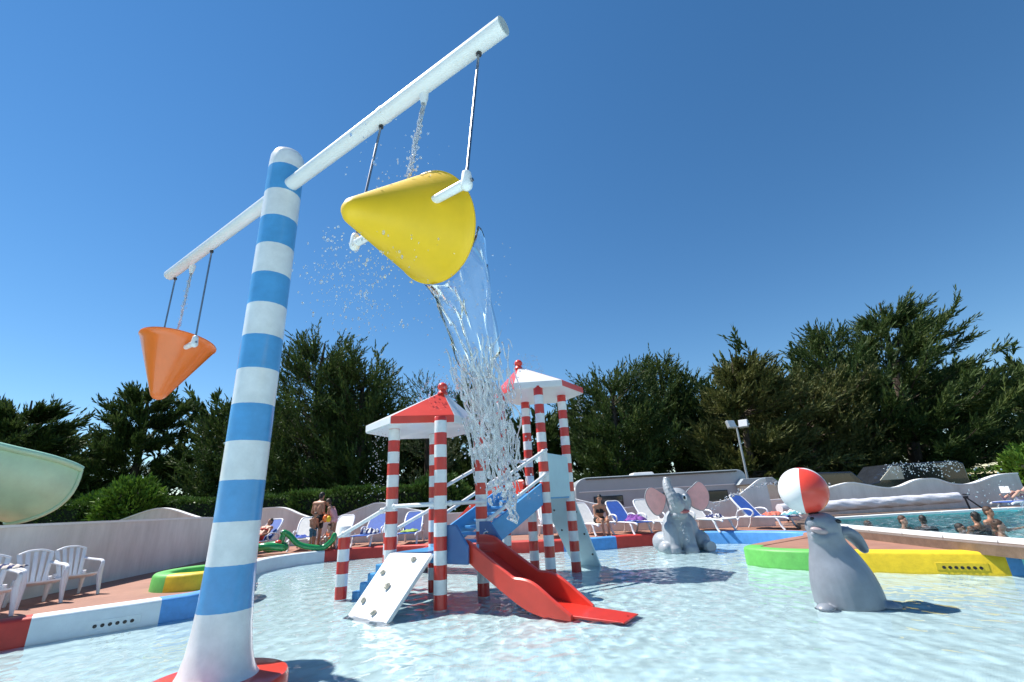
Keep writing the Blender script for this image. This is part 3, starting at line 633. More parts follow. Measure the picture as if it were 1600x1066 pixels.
# ---------------------------------------------------------------- chairs
def armchair(label):
    root=empty('armchair',label=label,cat='chair',group='white plastic armchairs by the wall')
    mb=MB(); seat=[]; 
    nx=7
    vs=[];fs=[]
    for i in range(nx):
        f=i/(nx-1); y=-.25+.5*f; z=.40-.03*math.sin(f*math.pi)+(.02 if i==0 else 0)-.03*f
        for x in (-.25,-.1,.1,.25): vs.append((x,y,z-.012*(1-abs(x)/.25)))
    for i in range(nx-1):
        for j in range(3): fs.append((i*4+j,i*4+j+1,(i+1)*4+j+1,(i+1)*4+j))
    k=len(vs); vs+= [(x,y,z-.025) for x,y,z in vs]; fs+=[tuple(q+k for q in f[::-1]) for f in fs]
    rim=[0,1,2,3,7,11,15,19,23,27,26,25,24,20,16,12,8,4]; fs+=[(rim[i],rim[(i+1)%18],rim[(i+1)%18]+k,rim[i]+k) for i in range(18)]
    mb.add(vs,fs); mb.build('seat',M['plastic'],root)
    for i in range(5):
        f=(i-2)/2; p=[(f*.17,.24,.36),(f*.20,.31,.62),(f*.235,.40,.90-.03*f*f)]
        s=MB(); s.tube(catmull(p,4),.034 if i not in(0,4) else .038,8,sq=.35); s.build('back_slat',M['plastic'],root)
    s=MB(); s.tube(catmull([(-.25,.395,.865),(-.12,.41,.915),(0,.412,.925),(.12,.41,.915),(.25,.395,.865)],4),.03,8,sq=.6); s.build('top_rail',M['plastic'],root)
    for sg in (-1,1):
        s=MB(); s.tube(catmull([(sg*.235,.33,.68),(sg*.29,.18,.655),(sg*.305,-.05,.64),(sg*.30,-.22,.625),(sg*.29,-.29,.57),(sg*.285,-.30,.42)],5),[.033]*26,8,sq=.7); s.build('armrest',M['plastic'],root)
        s=MB(); s.tube([(sg*.285,-.29,.56),(sg*.28,-.28,.36),(sg*.30,-.33,0)],[.034,.05,.028],8,sq=.8); s.build('leg',M['plastic'],root)
        s=MB(); s.tube([(sg*.24,.25,.44),(sg*.25,.27,.30),(sg*.27,.34,0)],[.04,.045,.026],8,sq=.8); s.build('leg',M['plastic'],root)
    return root
def place(o,x,y,yaw,z=DZ):
    if o.name.startswith('armchair'): o.scale=(.86,)*3
    o.location=(x,y,z); o.rotation_euler=(0,0,yaw); return o
ch=armchair('white plastic armchair nearest the round basin'); place(ch,-7.86,8.75,R(66))
c=copy_tree(ch); c['label']='white plastic armchair between the towel chair and the farthest armchair'; place(c,-7.80,8.02,R(62))
c=copy_tree(ch); c['label']='white plastic armchair with a towel over its arm, cut by the left edge'; place(c,-7.62,7.12,R(58))
def cloth(name,label,mat,c,rx,ry,h,seed,cat='towel',group=None,yaw=0,mat2=None):
    """crumpled towel heap: a wrinkled thick sheet"""
    rs=np.random.RandomState(seed); n=22; X,Y=np.meshgrid(np.linspace(-1,1,n),np.linspace(-1,1,n)); Z=np.zeros_like(X)
    for i in range(14):
        k=rs.uniform(1.5,6); a=rs.rand()*6.28; Z+=np.abs(np.sin(k*(X*np.cos(a)+Y*np.sin(a))+rs.rand()*6))*rs.rand()
    Z=(Z-Z.min())/(Z.max()-Z.min()); edge=np.clip(1.25-np.maximum(abs(X),abs(Y))**3,0,1); Z=Z*edge*h
    XX=X*rx*(1+.12*np.sin(5*Y+seed)); YY=Y*ry*(1+.12*np.sin(4*X+seed))
    t=np.stack([XX.ravel(),YY.ravel(),Z.ravel()+.01],1); b=t.copy(); b[:,2]-=.012
    I=np.arange(n*n).reshape(n,n); F=np.stack([I[:-1,:-1],I[:-1,1:],I[1:,1:],I[1:,:-1]],-1).reshape(-1,4)
    rim=np.concatenate([I[0,:],I[1:,-1],I[-1,-2::-1],I[-2:0:-1,0]]); r2=np.roll(rim,-1); F2=np.stack([rim,rim+n*n,r2+n*n,r2],1)
    me=npmesh(name,np.concatenate([t,b]),np.concatenate([F,F[:,::-1]+n*n,F2]),mat,True)
    if mat2:
        me.materials.append(mat2); me.polygons.foreach_set('material_index',[(1 if (int((me.polygons[i].center.x/rx+1)*3)%2) else 0) for i in range(len(me.polygons))])
    o=bpy.data.objects.new(name,me); COL.objects.link(o); o.location=c; o.rotation_euler=(0,0,yaw); return tag(o,label,cat,group)
T={k:paint('towel_'+k,c,.9,.15,12,.3,150) for k,c in dict(navy=(.02,.03,.12),cream=(.62,.55,.48),blue=(.05,.10,.42),green=(.30,.42,.10),purple=(.22,.07,.32),coral=(.62,.16,.11),teal=(.10,.33,.36),white=(.72,.72,.72),pink=(.60,.30,.32)).items()}
cloth('towel','navy and cream towel draped on the left-edge armchair',T['navy'],(-7.33,7.02,DZ+.62),.16,.22,.07,3,mat2=T['cream'],yaw=.6)
# ---------------------------------------------------------------- sun loungers
def lounger(sling,label,back=48):
    """local: foot at -x, head at +x, hinge at x=.25"""
    root=empty('sun_lounger',label=label,cat='sun lounger',group='sun loungers around the pool'); fr=M['plastic']; b=R(back)
    hx,hz=.25,.36
    for sg in (-1,1):
        s=MB(); s.tube(catmull([(-1.0,sg*.31,.30),(-.85,sg*.32,.345),(-.3,sg*.32,.35),(.3,sg*.32,.35),(.82,sg*.31,.33)],5),.034,8,sq=.8); s.build('side_rail',fr,root)
        s=MB(); s.tube(catmull([(.12,sg*.345,.36),(.02,sg*.36,.47),(.10,sg*.365,.56),(.32,sg*.365,.58),(.52,sg*.36,.52),(.62,sg*.345,.38)],5),.026,8,sq=.9); s.build('armrest',fr,root)
        for x,dx in ((-.72,-.12),(.62,.12)):
            s=MB(); s.tube(catmull([(x-dx*.8,sg*.31,.34),(x-dx*.2,sg*.315,.25),(x+dx*.2,sg*.32,.12),(x+dx,sg*.33,.0)],4),[.04]*5+[.034]*8,8,sq=.8); s.build('leg',fr,root)
    s=MB(); s.box((-.36,0,.352),(1.20,.58,.022)); s.build('sling_seat',sling,root,smooth=False,bevel=.008)
    d=Vector((math.cos(b),0,math.sin(b))); n=Vector((-d.z,0,d.x)); o=Vector((hx,0,hz)); L=.82
    w=[(-.29,0),(.29,0),(.30,.3),(.285,.62),(.22,.80),(-.22,.80),(-.285,.62),(-.30,.3)]
    s=MB(); s.extrude([o+d*t*1.02+Vector((0,y,0)) for y,t in w],n*.018); br_=s.build('backrest',sling,root,smooth=False)
    path=[o+d*t+Vector((0,y,0)) for y,t in ((-.31,-.02),(-.315,.3),(-.30,.64),(-.22,.83),(0,.85),(.22,.83),(.30,.64),(.315,.3),(.31,-.02))]
    s=MB(); s.tube(catmull(path,5),.03,8); s.build('back_frame',fr,br_)
    s=MB(); s.tube([o+d*.45+Vector((0,-.29,0)),Vector((.62,-.30,.34))],.014,6); s.tube([o+d*.45+Vector((0,.29,0)),Vector((.62,.30,.34))],.014,6); s.build('back_strut',fr,br_)
    return root
LB=lounger(M['sling_blue'],'blue sun lounger holding a lime towel behind the climbing slab'); LW=lounger(M['sling_white'],'white sun lounger left of the man with his back turned')
def put(src,label,x,y,head,first=[0,0]):
    i=0 if src is LB else 1
    o=src if not first[i] else copy_tree(src); first[i]=1
    if o is not src: o['label']=label
    return place(o,x,y,math.atan2(head[1],head[0]))
put(LB,'',-3.85,17.0,(-.05,1)); put(LW,'',-7.45,16.75,(-.25,1))
put(LB,'blue sun lounger with a sunbather lying beside the striped pole',-8.75,16.2,(.25,1))
put(LW,'white sun lounger behind the standing boy and girl',-6.45,17.1,(.05,1))
put(LB,'blue sun lounger heaped with towels behind the short striped post',-5.25,17.0,(.1,1))
put(LW,'white sun lounger seen between the tall tower posts',1.0,16.3,(-.15,1))
put(LW,'white sun lounger with a woman in a black bikini on it',2.30,16.35,(-.36,.93))
put(LB,'blue sun lounger with a purple towel left of the elephant',3.45,16.1,(-.36,.93))
put(LW,'white sun lounger close to the left ear side of the elephant',4.35,15.85,(-.36,.93))
put(LW,'white sun lounger just right of the elephant statue',5.75,15.45,(-.40,.91))
put(LB,'blue sun lounger with coral and teal towels before the wall end',7.30,14.95,(-.5,.86))
put(LB,'blue sun lounger with a reading woman at the right edge',16.1,15.6,(1,.1))
put(LW,'white sun lounger in the corner left of the striped pole',-9.55,15.6,(.3,1))
cloth('towel','lime green towel on the blue lounger behind the climbing slab',T['green'],(-3.82,16.65,DZ+.375),.24,.30,.09,11)
cloth('towel','blue towel lying on the white lounger beside the green float',T['blue'],(-7.38,16.35,DZ+.375),.22,.25,.12,12)
cloth('towel','purple bundle of clothes on the blue lounger by the elephant',T['purple'],(3.6,15.62,DZ+.375),.26,.26,.20,13,yaw=.5)
cloth('towel','coral towel on the blue lounger near the wall end',T['coral'],(7.48,14.62,DZ+.375),.26,.24,.12,14,yaw=.6)
cloth('towel','teal and white towel at the foot of the lounger by the wall end',T['teal'],(7.78,14.12,DZ+.375),.24,.26,.16,15,mat2=T['white'],yaw=.6)
cloth('towel','black and white towel on the lounger right of the elephant',T['navy'],(5.92,15.05,DZ+.375),.2,.24,.14,16,mat2=T['white'])
cloth('towel','dark blue bag and towel heap on the low table by the wall',T['blue'],(-9.25,14.75,DZ+.47),.30,.20,.16,17)
cloth('towel','blue patterned towel heap on the lounger behind the short post',T['navy'],(-5.2,16.8,DZ+.375),.24,.3,.2,18,mat2=T['white'])
def low_table(loc,yaw,label):
    t=empty('low_table',loc,yaw,label,'table'); s=MB(); s.box((0,0,.44),(.9,.55,.035)); s.build('tabletop',M['plastic'],t,smooth=False,bevel=.012)
    s=MB(); s.box((0,0,.33),(.72,.40,.16)); s.build('apron',paint('table_apron',(.52,.45,.36),.6,.1,6),t,smooth=False,bevel=.01)
    for a in (-1,1):
        for b in (-1,1): s=MB(); s.tube([(a*.38,b*.21,.42),(a*.40,b*.23,0)],[.035,.026],8); s.build('leg',M['plastic'],t)
low_table((-9.25,14.75,DZ),.1,'low white plastic table against the wall behind the round basin')
# ---------------------------------------------------------------- people
SK={k:paint('skin_'+k,c,.5,.08,9,.03,60,sub=.08) for k,c in dict(tan=(.42,.20,.12),fair=(.60,.33,.24),brown=(.30,.14,.08)).items()}
HR={k:paint('hair_'+k,c,.55,.3,30,.4,90) for k,c in dict(dark=(.015,.011,.009),brown=(.06,.03,.016),grey=(.25,.24,.22)).items()}
CL={k:paint('cloth_'+k,c,.8,.1,14,.15,90) for k,c in dict(black=(.012,.012,.014),navy=(.02,.03,.09),white=(.75,.75,.73),coral=(.70,.16,.07),pink=(.65,.32,.34),red=(.55,.04,.03),grey=(.3,.3,.32),blue=(.05,.12,.4),teal=(.04,.10,.16)).items()}
STAND=dict(pelvis=(0,0,.95),chest=(0,.0,1.27),neck=(0,.01,1.46),head=(0,-.015,1.63),shL=(.185,0,1.40),shR=(-.185,0,1.40),elL=(.235,.03,1.12),elR=(-.235,.03,1.12),wrL=(.25,-.06,.88),wrR=(-.25,-.06,.88),
 hipL=(.095,0,.92),hipR=(-.095,0,.92),knL=(.105,-.015,.50),knR=(-.105,-.015,.50),anL=(.105,.03,.085),anR=(-.105,.03,.085))
def person(label,loc,yaw,pose,skin,hair,wear,scale=1.,face=(0,-1,0),long_hair=False,slim=1.,vox=.017):
    J={k:Vector(v) for k,v in {**STAND,**pose}.items()}
    root=empty('person',loc,yaw,label,'person'); root.scale=(scale,)*3
    mb=MB(); c=slim
    sp=(J['neck']-J['pelvis']).normalized(); sx=(J['shL']-J['shR']).normalized(); hx=(J['hipL']-J['hipR']).normalized()
    mb.capsule(J['shL'],J['shR'],.075*c,.075*c)
    for s in (-1,1):
        mb.capsule(J['chest']+sx*s*.075*c,J['pelvis']+hx*s*.05*c+sp*.06,.112*c,.095*c); mb.capsule(J['shL' if s>0 else 'shR'].lerp(J['neck'],.35)-sp*.06,J['chest']+sx*s*.08*c,.085*c,.11*c)
    mb.capsule(J['hipL']+sp*.03,J['hipR']+sp*.03,.115*c,.115*c); mb.capsule(J['neck']-sp*.05,J['head'],.062*c,.055*c)
    mb.capsule(J['neck'],J['shL'],.05*c,.06*c); mb.capsule(J['neck'],J['shR'],.05*c,.06*c)
    F=Vector(face).normalized(); upv=(J['head']-J['neck']).normalized(); upv=(upv-F*upv.dot(F)).normalized(); rt=F.cross(upv)
    hm=Matrix((rt,-F,upv)).transposed(); H=J['head']+upv*.01
    mb.ell(H+upv*.025-F*.012,(.075,.095,.098),mtx=hm); mb.ell(H-upv*.045+F*.022,(.056,.065,.066),mtx=hm)
    mb.capsule(H+F*.078-upv*.005,H+F*.098-upv*.022,.012,.015,8)
    for s in (-1,1): mb.ell(H+rt*s*.076-F*.005-upv*.005,(.014,.022,.03),8,6,hm)
    for s in 'LR':
        mb.capsule(J['sh'+s],J['el'+s],.052*c,.041*c); mb.capsule(J['el'+s],J['wr'+s],.041*c,.028*c)
        mb.capsule(J['hip'+s],J['kn'+s],.088*c,.056*c); mb.capsule(J['kn'+s],J['an'+s],.055*c,.037*c)
        mid=J['kn'+s].lerp(J['an'+s],.3); cd=(J['an'+s]-J['kn'+s]).normalized(); fwd=Vector(pose.get('toe',(0,-1,0))); fwd=(fwd-cd*fwd.dot(cd)*.8).normalized()
        mb.ell(mid-fwd*.018,(.05*c,.05*c,.09)); mb.capsule(J['an'+s]-fwd*.03+cd*.03,J['an'+s]+fwd*.15+cd*.05,.036,.026)
        # hand: palm plus thumb and four unequal curled fingers
        hd=(J['wr'+s]-J['el'+s]).normalized(); side=hd.cross(Vector((0,0,1)) if abs(hd.z)<.8 else Vector((0,1,0))).normalized(); pn=side.cross(hd)
        mb.capsule(J['wr'+s],J['wr'+s]+hd*.07,.026,.03)
        for i,(o_,L) in enumerate(((-.027,.062),(-.009,.072),(.009,.068),(.026,.052))):
            a=J['wr'+s]+hd*.085+side*o_; m_=a+hd*L*.5; mb.capsule(a,m_,.0105,.010,6); mb.capsule(m_,m_+hd*L*.4+pn*L*.3,.010,.009,6)
        a=J['wr'+s]+hd*.03-side*.03; mb.capsule(a,a+hd*.045-side*.03,.012,.011,6)
    body=remesh(mb,'body',SK[skin],vox,root,2)
    for s in (-1,1):
        e=MB(); e.ell(H+F*.079+rt*s*.031+upv*.012,(.011,.007,.006),8,6,hm); e.build('eye',M['black'],root)
    e=MB(); e.ell(H+F*.083-upv*.062,(.022,.008,.006),8,6,hm); e.build('mouth',M['mouth'],root)
    hb=MB(); hb.ell(H+upv*.048-F*.026,(.083,.098,.092),16,10,hm); hb.ell(H-F*.055-upv*.01,(.076,.06,.085),14,8,hm)
    if long_hair:
        hb.capsule(H-F*.075,H-F*.10-upv*.22,.06,.04)
    ho=remesh(hb,'hair',HR[hair],.014,root,1)
    for kind,mat in wear:
        g=MB()
        if kind in('trunks','briefs'):
            k=.55 if kind=='trunks' else .16
            g.capsule(J['hipL']+sp*.035,J['hipR']+sp*.035,.128*c,.128*c)
            for s in 'LR': g.capsule(J['hip'+s],J['hip'+s].lerp(J['kn'+s],k),.103*c,(.092 if kind=='trunks' else .09)*c)
            remesh(g,kind,CL[mat],.02,root,2)
        elif kind=='bikini_top':
            for s in (-1,1): g.ell(J['chest']+sx*s*.075-(sx.cross(sp))*-.0+F*.07+sp*.02,(.075,.055,.06))
            g.capsule(J['chest']+sx*.12,J['chest']-sx*.12,.115*c,.115*c) if False else None
            pts=[J['chest']+(sx*math.cos(a)*.195*c+(sp.cross(sx))*math.sin(a)*.122*c) for a in [i*math.pi/8 for i in range(17)]]
            g.tube(pts,.024,8); g.build(kind,CL[mat],root)
        elif kind in('shirt','swimsuit'):
            for s in (-1,1): g.capsule(J['chest']+sx*s*.075*c,J['pelvis']+hx*s*.05*c+sp*.06,.124*c,.108*c); g.capsule(J['shL' if s>0 else 'shR'].lerp(J['neck'],.35)-sp*.06,J['chest']+sx*s*.08*c,.095*c,.122*c)
            if kind=='shirt': g.capsule(J['shL'],J['shR'],.086*c,.086*c); [g.capsule(J['sh'+s],J['sh'+s].lerp(J['el'+s],.5),.066*c,.062*c) for s in 'LR']
            else: g.capsule(J['hipL']+sp*.03,J['hipR']+sp*.03,.125*c,.125*c)
            remesh(g,kind,CL[mat],.02,root,2)
    return root
person('bare-backed man in dark trunks standing beside the white loungers',(-6.77,16.15,DZ),R(160),dict(head=(0,-.10,1.61),neck=(0,-.03,1.46),chest=(0,-.01,1.27),elL=(.25,.02,1.13),wrL=(.20,-.18,1.00),elR=(-.25,.05,1.13),wrR=(-.17,-.16,1.02)),'tan','dark',[('trunks','black')],1.02,face=(.1,-1,-.35))
person('slim swimmer in a pale swimsuit bending towards the man',(-6.20,16.05,DZ),R(-95),dict(pelvis=(0,.06,.93),chest=(0,-.06,1.22),neck=(0,-.16,1.40),head=(0,-.25,1.54),shL=(.165,-.12,1.35),shR=(-.165,-.12,1.35),elL=(.20,-.16,1.08),elR=(-.20,-.14,1.08),wrL=(.15,-.34,.95),wrR=(-.15,-.32,.95)),'tan','brown',[('swimsuit','pink')],.93,face=(0,-1,-.6),slim=.85)
person('boy in dark shorts holding a green float by the kerb',(-6.73,15.75,DZ),R(60),dict(head=(.02,-.07,1.62),elL=(.22,-.05,1.13),wrL=(.12,-.26,1.0),elR=(-.22,-.05,1.13),wrR=(-.12,-.26,1.0)),'tan','brown',[('trunks','teal')],.66,face=(0,-1,-.4),slim=.9)
person('small child in a coral swimsuit crouching on the deck',(-6.23,15.85,DZ),R(-30),dict(pelvis=(0,.1,.30),chest=(0,.0,.60),neck=(0,-.03,.79),head=(0,-.06,.95),shL=(.17,-.01,.74),shR=(-.17,-.01,.74),elL=(.22,-.16,.56),elR=(-.22,-.16,.56),wrL=(.12,-.34,.48),wrR=(-.12,-.34,.48),hipL=(.09,.06,.27),hipR=(-.09,.06,.27),knL=(.16,-.30,.50),knR=(-.16,-.30,.50),anL=(.13,-.26,.085),anR=(-.13,-.26,.085)),'fair','brown',[('swimsuit','coral')],.72,slim=.9)
LIE=dict(pelvis=(0,.22,.50),chest=(0,.46,.70),neck=(0,.60,.85),head=(0,.68,.99),shL=(.18,.56,.80),shR=(-.18,.56,.80),elL=(.26,.36,.62),elR=(-.26,.36,.62),wrL=(.20,.14,.60),wrR=(-.20,.14,.60),hipL=(.09,.18,.49),hipR=(-.09,.18,.49),knL=(.11,-.24,.62),knR=(-.11,-.22,.60),anL=(.11,-.56,.44),anR=(-.11,-.56,.44),toe=(0,-.4,1))
person('sunbather in a red top lying on the blue lounger by the pole',(-8.75,15.95,DZ-.02),math.atan2(1,.25)-R(90),LIE,'tan','brown',[('bikini_top','red'),('briefs','red')],.95,face=(0,-.9,.3))
SIT=dict(pelvis=(0,.12,.48),chest=(0,-.02,.76),neck=(0,-.08,.95),head=(0,-.12,1.12),shL=(.175,-.06,.90),shR=(-.175,-.06,.90),elL=(.22,-.14,.64),elR=(-.22,-.14,.64),wrL=(.09,-.34,.52),wrR=(-.07,-.36,.48),hipL=(.09,.06,.46),hipR=(-.09,.06,.46),knL=(.10,-.36,.50),knR=(-.10,-.36,.50),anL=(.09,-.40,.085),anR=(-.09,-.40,.085))
person('woman in a black bikini sitting hunched on the white lounger edge',(2.52,15.80,DZ-.03),R(15),SIT,'tan','dark',[('bikini_top','black'),('briefs','black')],1.0,face=(-.5,-1,-.25),long_hair=True,slim=.92)
person('woman in pink reclining with a book at the right edge',(15.95,15.55,DZ+.02),R(-84)+R(0),LIE,'fair','brown',[('swimsuit','pink')],1.0,face=(0,-1,-.1))
IN=dict(elL=(.30,-.06,1.20),elR=(-.30,-.06,1.20),wrL=(.36,-.30,1.26),wrR=(-.36,-.30,1.26))
DZP=-.80
for lab,x,y,depth,sk,hr,wear,yaw,sc in (
 ('swimmer floating by the pool cover at the far left edge',9.75,14.0,.10,'tan','brown',[('shirt','grey')],60,1),
 ('dark-haired swimmer in black left of the splash drops',9.9,12.9,.26,'fair','brown',[('swimsuit','black')],20,1),
 ('swimmer whose head and dark shoulders show beside the splash',10.9,13.5,.20,'tan','dark',[('shirt','black')],160,1),
 ('swimmer with wet dark hair low in the water nearest the coping',9.9,11.3,.14,'fair','dark',[('shirt','navy')],10,.97),
 ('dark-haired swimmer seen from behind in the middle of the pool',10.6,11.6,.34,'tan','dark',[('swimsuit','black')],175,1),
 ('swimmer in an orange-red top near the far pool edge',11.6,12.3,.40,'tan','brown',[('swimsuit','coral')],15,1),
 ('fair-skinned swimmer with bare shoulders in front of the orange-red top',10.2,10.7,.22,'fair','brown',[('swimsuit','navy')],40,1)):
    o=person(lab,(x,y,.27-1.70*sc+depth),R(yaw),IN,sk,hr,wear,sc,long_hair=('long-haired' in lab),vox=.022); o['group']='swimmers in the big pool'
bk=empty('book',(15.45,15.57,DZ+.72),R(-84),'open book held by the reading woman','book')
for s in (-1,1): q=MB(); q.box((s*.07,0,0),(.14,.012,.2),R(12*s)); q.build('page',M['coping'],bk,smooth=False)
# inflatable ring toys
def inflatable(label,loc,path,rad,mat,extra=None):
    root=empty('inflatable_toy',loc,0,label,'inflatable'); p=catmull(path,6); k=len(p)
    mb=MB(); mb.tube(p,[rad*(.35+.65*min(1,min(i,k-1-i)/3+.1)) for i in range(k)],14); mb.build('body',mat,root)
    for q in extra or []: e=MB(); e.ell(q[0],q[1],14,10); e.build(q[2],q[3],root)
    return root
inflatable('long green inflatable crocodile lying over the kerb by the boy',(-6.95,15.45,.40),[(-1.0,-.40,.16),(-.8,-.32,.04),(-.55,-.25,.20),(-.45,-.22,.48),(-.30,-.18,.42),(-.05,-.1,.16),(.3,0,.04),(.7,.08,.02),(.95,.1,.22),(1.0,.12,.42)],.085,M['float_green'],[((-.46,-.24,.52),(.12,.09,.08),'snout',M['float_green']),((-.50,-.32,.55),(.03,.03,.03),'eye',M['eyew'])])
inflatable('green inflatable ring with red patches in front of the sunbather',(-7.75,15.1,.42),[(.34*math.cos(a)*1.3,.34*math.sin(a),.04+.10*abs(math.sin(a))) for a in [i*math.pi/6 for i in range(12)]]+[(.442,0,.04)],.11,M['float_green'],[((.3,-.1,.22),(.1,.08,.08),'head',M['redlite']),((-.3,-.1,.2),(.09,.08,.08),'head',M['redlite'])])
tb=empty('beach_ball',(-6.37,15.78,DZ+.95),0,'small orange and yellow toy held by the bending swimmer','toy'); q=MB(); q.ell((0,0,0),(.09,.09,.12),14,10); q.build('shell',M['orange'],tb); q=MB(); q.ell((.1,0,-.02),(.08,.08,.1),14,10); q.build('cap',M['yellow'],tb)
# ---------------------------------------------------------------- things behind the walls
def rbox_body(name,mat,parent,L,H,D,rl,rr,z0):
    """caravan shell: side outline with rounded upper ends, extruded in depth"""
    pts=[(0,z0),(L,z0)]
    for i in range(9): a=R(90*i/8); pts.append((L-rr+rr*math.cos(a),z0+H-rr*.8+rr*.8*math.sin(a)))
    for i in range(9): a=R(90+90*i/8); pts.append((rl+rl*math.cos(a),z0+H-rl*.8+rl*.8*math.sin(a)))
    mb=MB(); mb.extrude([(x,0,z) for x,z in pts],(0,D,0)); return mb.build(name,mat,parent,angle=30,bevel=.03)
cv=empty('caravan',(2.3,20,.26),R(-1),'silver grey caravan with dark windows parked behind the elephant wall','caravan')
rbox_body('body',M['caravan'],cv,7.1,1.84,2.2,.55,.35,.15)
mb=MB(); mb.extrude([(-.25,.15,.3),(.35,.05,.3),(.35,.05,1.85),(.1,.1,1.75),(-.15,.12,1.4)],(0,1.9,0)); mb.build('front_cap',M['caravan_w'],cv,angle=30,bevel=.05)
for x,w_,z,h in ((.75,1.15,.85,.34),(5.0,1.2,.72,.46),(2.9,.9,.8,.4)):
    q=MB(); q.box((x+w_/2,-.012,z+h/2),(w_+.06,.03,h+.06)); f=q.build('window_frame',M['dark'],cv,smooth=False,bevel=.02); q=MB(); q.box((x+w_/2,-.032,z+h/2),(w_,.02,h)); q.build('window',M['glass'],f,smooth=False,bevel=.02)
q=MB(); q.box((3.55,-.012,1.42),(6.8,.03,.035)); q.build('trim_strip',M['caravan_w'],cv,smooth=False)
q=MB(); q.box((3.6,-.03,1.925),(6.3,.07,.07)); q.build('awning_rail',M['van'],cv,smooth=False,bevel=.015)
q=MB(); q.extrude([(2.5,.4,1.97),(3.5,.4,1.97),(3.4,.45,2.10),(2.6,.45,2.10)],(0,.8,0)); q.build('roof_vent',M['caravan_w'],cv,bevel=.02)
for x in (2.6,4.4):
    q=MB(); q.tube([(x,-.02,.0),(x,.2,.0)],.33,20); q.build('wheel',M['dark'],cv)
ut=empty('utility_trailer',(9.7,19.6,.26),0,'pale box trailer with grey roof standing at the wall end','trailer')
q=MB(); q.box((0,.6,.75),(1.5,1.2,1.2)); q.build('body',M['tent'],ut,smooth=False,bevel=.04); q=MB(); q.extrude([(-.85,-.1,1.36),(.85,-.1,1.36),(.6,-.1,1.6),(-.6,-.1,1.6)],(0,1.4,0)); q.build('roof',M['caravan'],ut,smooth=False,bevel=.02)
vn=empty('parked_car',(13.4,20.6,.26),0,'dark vehicle roofs parked behind the wall by the pool cover','car')
q=MB(); q.extrude([(-2.2,0,.3),(2.2,0,.3),(2.25,0,.95),(1.5,0,1.05),(.9,0,1.68),(-1.1,0,1.72),(-1.9,0,1.1),(-2.25,0,1.0)],(0,1.7,0)); q.build('body',M['van'],vn,bevel=.05,angle=30)
q=MB(); q.extrude([(-.95,-.01,1.12),(1.0,-.01,1.12),(.75,-.01,1.58),(-.85,-.01,1.6)],(0,.02,0)); q.build('window',M['glass'],vn,smooth=False)
for x in (-1.4,1.4): q=MB(); q.tube([(x,-.02,.05),(x,.2,.05)],.32,20); q.build('wheel',M['dark'],vn)
v2=empty('parked_van',(17.6,21.4,.26),0,'dark van with a pale sloping windscreen behind the wall','van')
q=MB(); q.extrude([(-2.3,0,.3),(2.3,0,.3),(2.3,0,1.8),(2.0,0,1.92),(-.9,0,1.92),(-1.7,0,1.2),(-2.3,0,1.1)],(0,1.8,0)); q.build('body',M['van'],v2,bevel=.05,angle=30)
q=MB(); q.extrude([(-1.62,-.02,1.26),(-.55,-.02,1.26),(-.55,-.02,1.80),(-.92,-.02,1.84)],(0,.03,0)); q.build('windscreen',M['tent'],v2,smooth=False)
for x in (-1.5,1.5): q=MB(); q.tube([(x,-.02,.05),(x,.2,.05)],.32,20); q.build('wheel',M['dark'],v2)
# floodlight mast
lp=empty('floodlight_mast',(10.46,22,.26),0,'slim grey mast with two floodlights above the caravan','lamp post')
q=MB(); q.tube([(0,0,0),(0,0,4.0)],[.06,.042],14); q.build('mast',M['lamp'],lp); q=MB(); q.tube([(-.35,-.05,4.0),(.35,-.05,4.0)],.03,10); q.build('crossbar',M['lamp'],lp)
for x,yw in ((-.30,R(12)),(.30,R(-40))):
    m3=Matrix.Rotation(yw,3,'Z')@Matrix.Rotation(R(-18),3,'X'); q=MB(); q.box((x,-.12,4.12),(.42,.16,.38),mtx=m3); h=q.build('floodlight',M['lamp'],lp,smooth=False,bevel=.03)
    q=MB(); q.box(Vector((x,-.12,4.12))+m3@Vector((0,-.085,0)),(.36,.01,.32),mtx=m3); q.build('lens',M['lens'],h,smooth=False)
# pool cover roller
cr=empty('pool_cover_roller',(8.9,16.9,DZ),0,'long silver-white pool cover wound on a roller frame','pool cover'); N=46; vs=[];fs=[];ns=30; rs=np.random.RandomState(8)
for i in range(N+1):
    f=i/N; rr_=.19-.035*f
    for j in range(ns):
        a=2*math.pi*j/ns; r_=rr_*(1+.06*math.sin(3*a+f*40)+.05*math.sin(7*a-f*63)+rs.uniform(-.05,.05)); vs.append((f*5.75,-.5*f+r_*math.cos(a)*1.15,.43+.10*f+r_*math.sin(a)))
fs=[(i*ns+j,i*ns+(j+1)%ns,(i+1)*ns+(j+1)%ns,(i+1)*ns+j) for i in range(N) for j in range(ns)]+[tuple(range(ns-1,-1,-1)),tuple(range(N*ns,N*ns+ns))]
q=MB(); q.add(vs,fs); q.build('cover_roll',M['cover'],cr,angle=80)
q=MB(); q.tube([(5.7,-.5,.53),(6.05,-.52,.53)],.035,10); q.tube([(5.95,-.52,.53),(6.0,-.52,.03)],.028,8); q.tube([(5.95,-.52,.56),(6.5,-.55,.03)],.025,8); q.tube([(5.98,-.52,.1),(6.45,-.55,.1)],.02,8); q.tube([(5.85,-.6,.62),(6.2,-.45,.60)],.02,8); q.build('roller_frame',M['dark'],cr)
q=MB(); q.tube([(.2,0,.43),(.2,-.02,.03)],.03,8); q.build('roller_leg',M['dark'],cr)
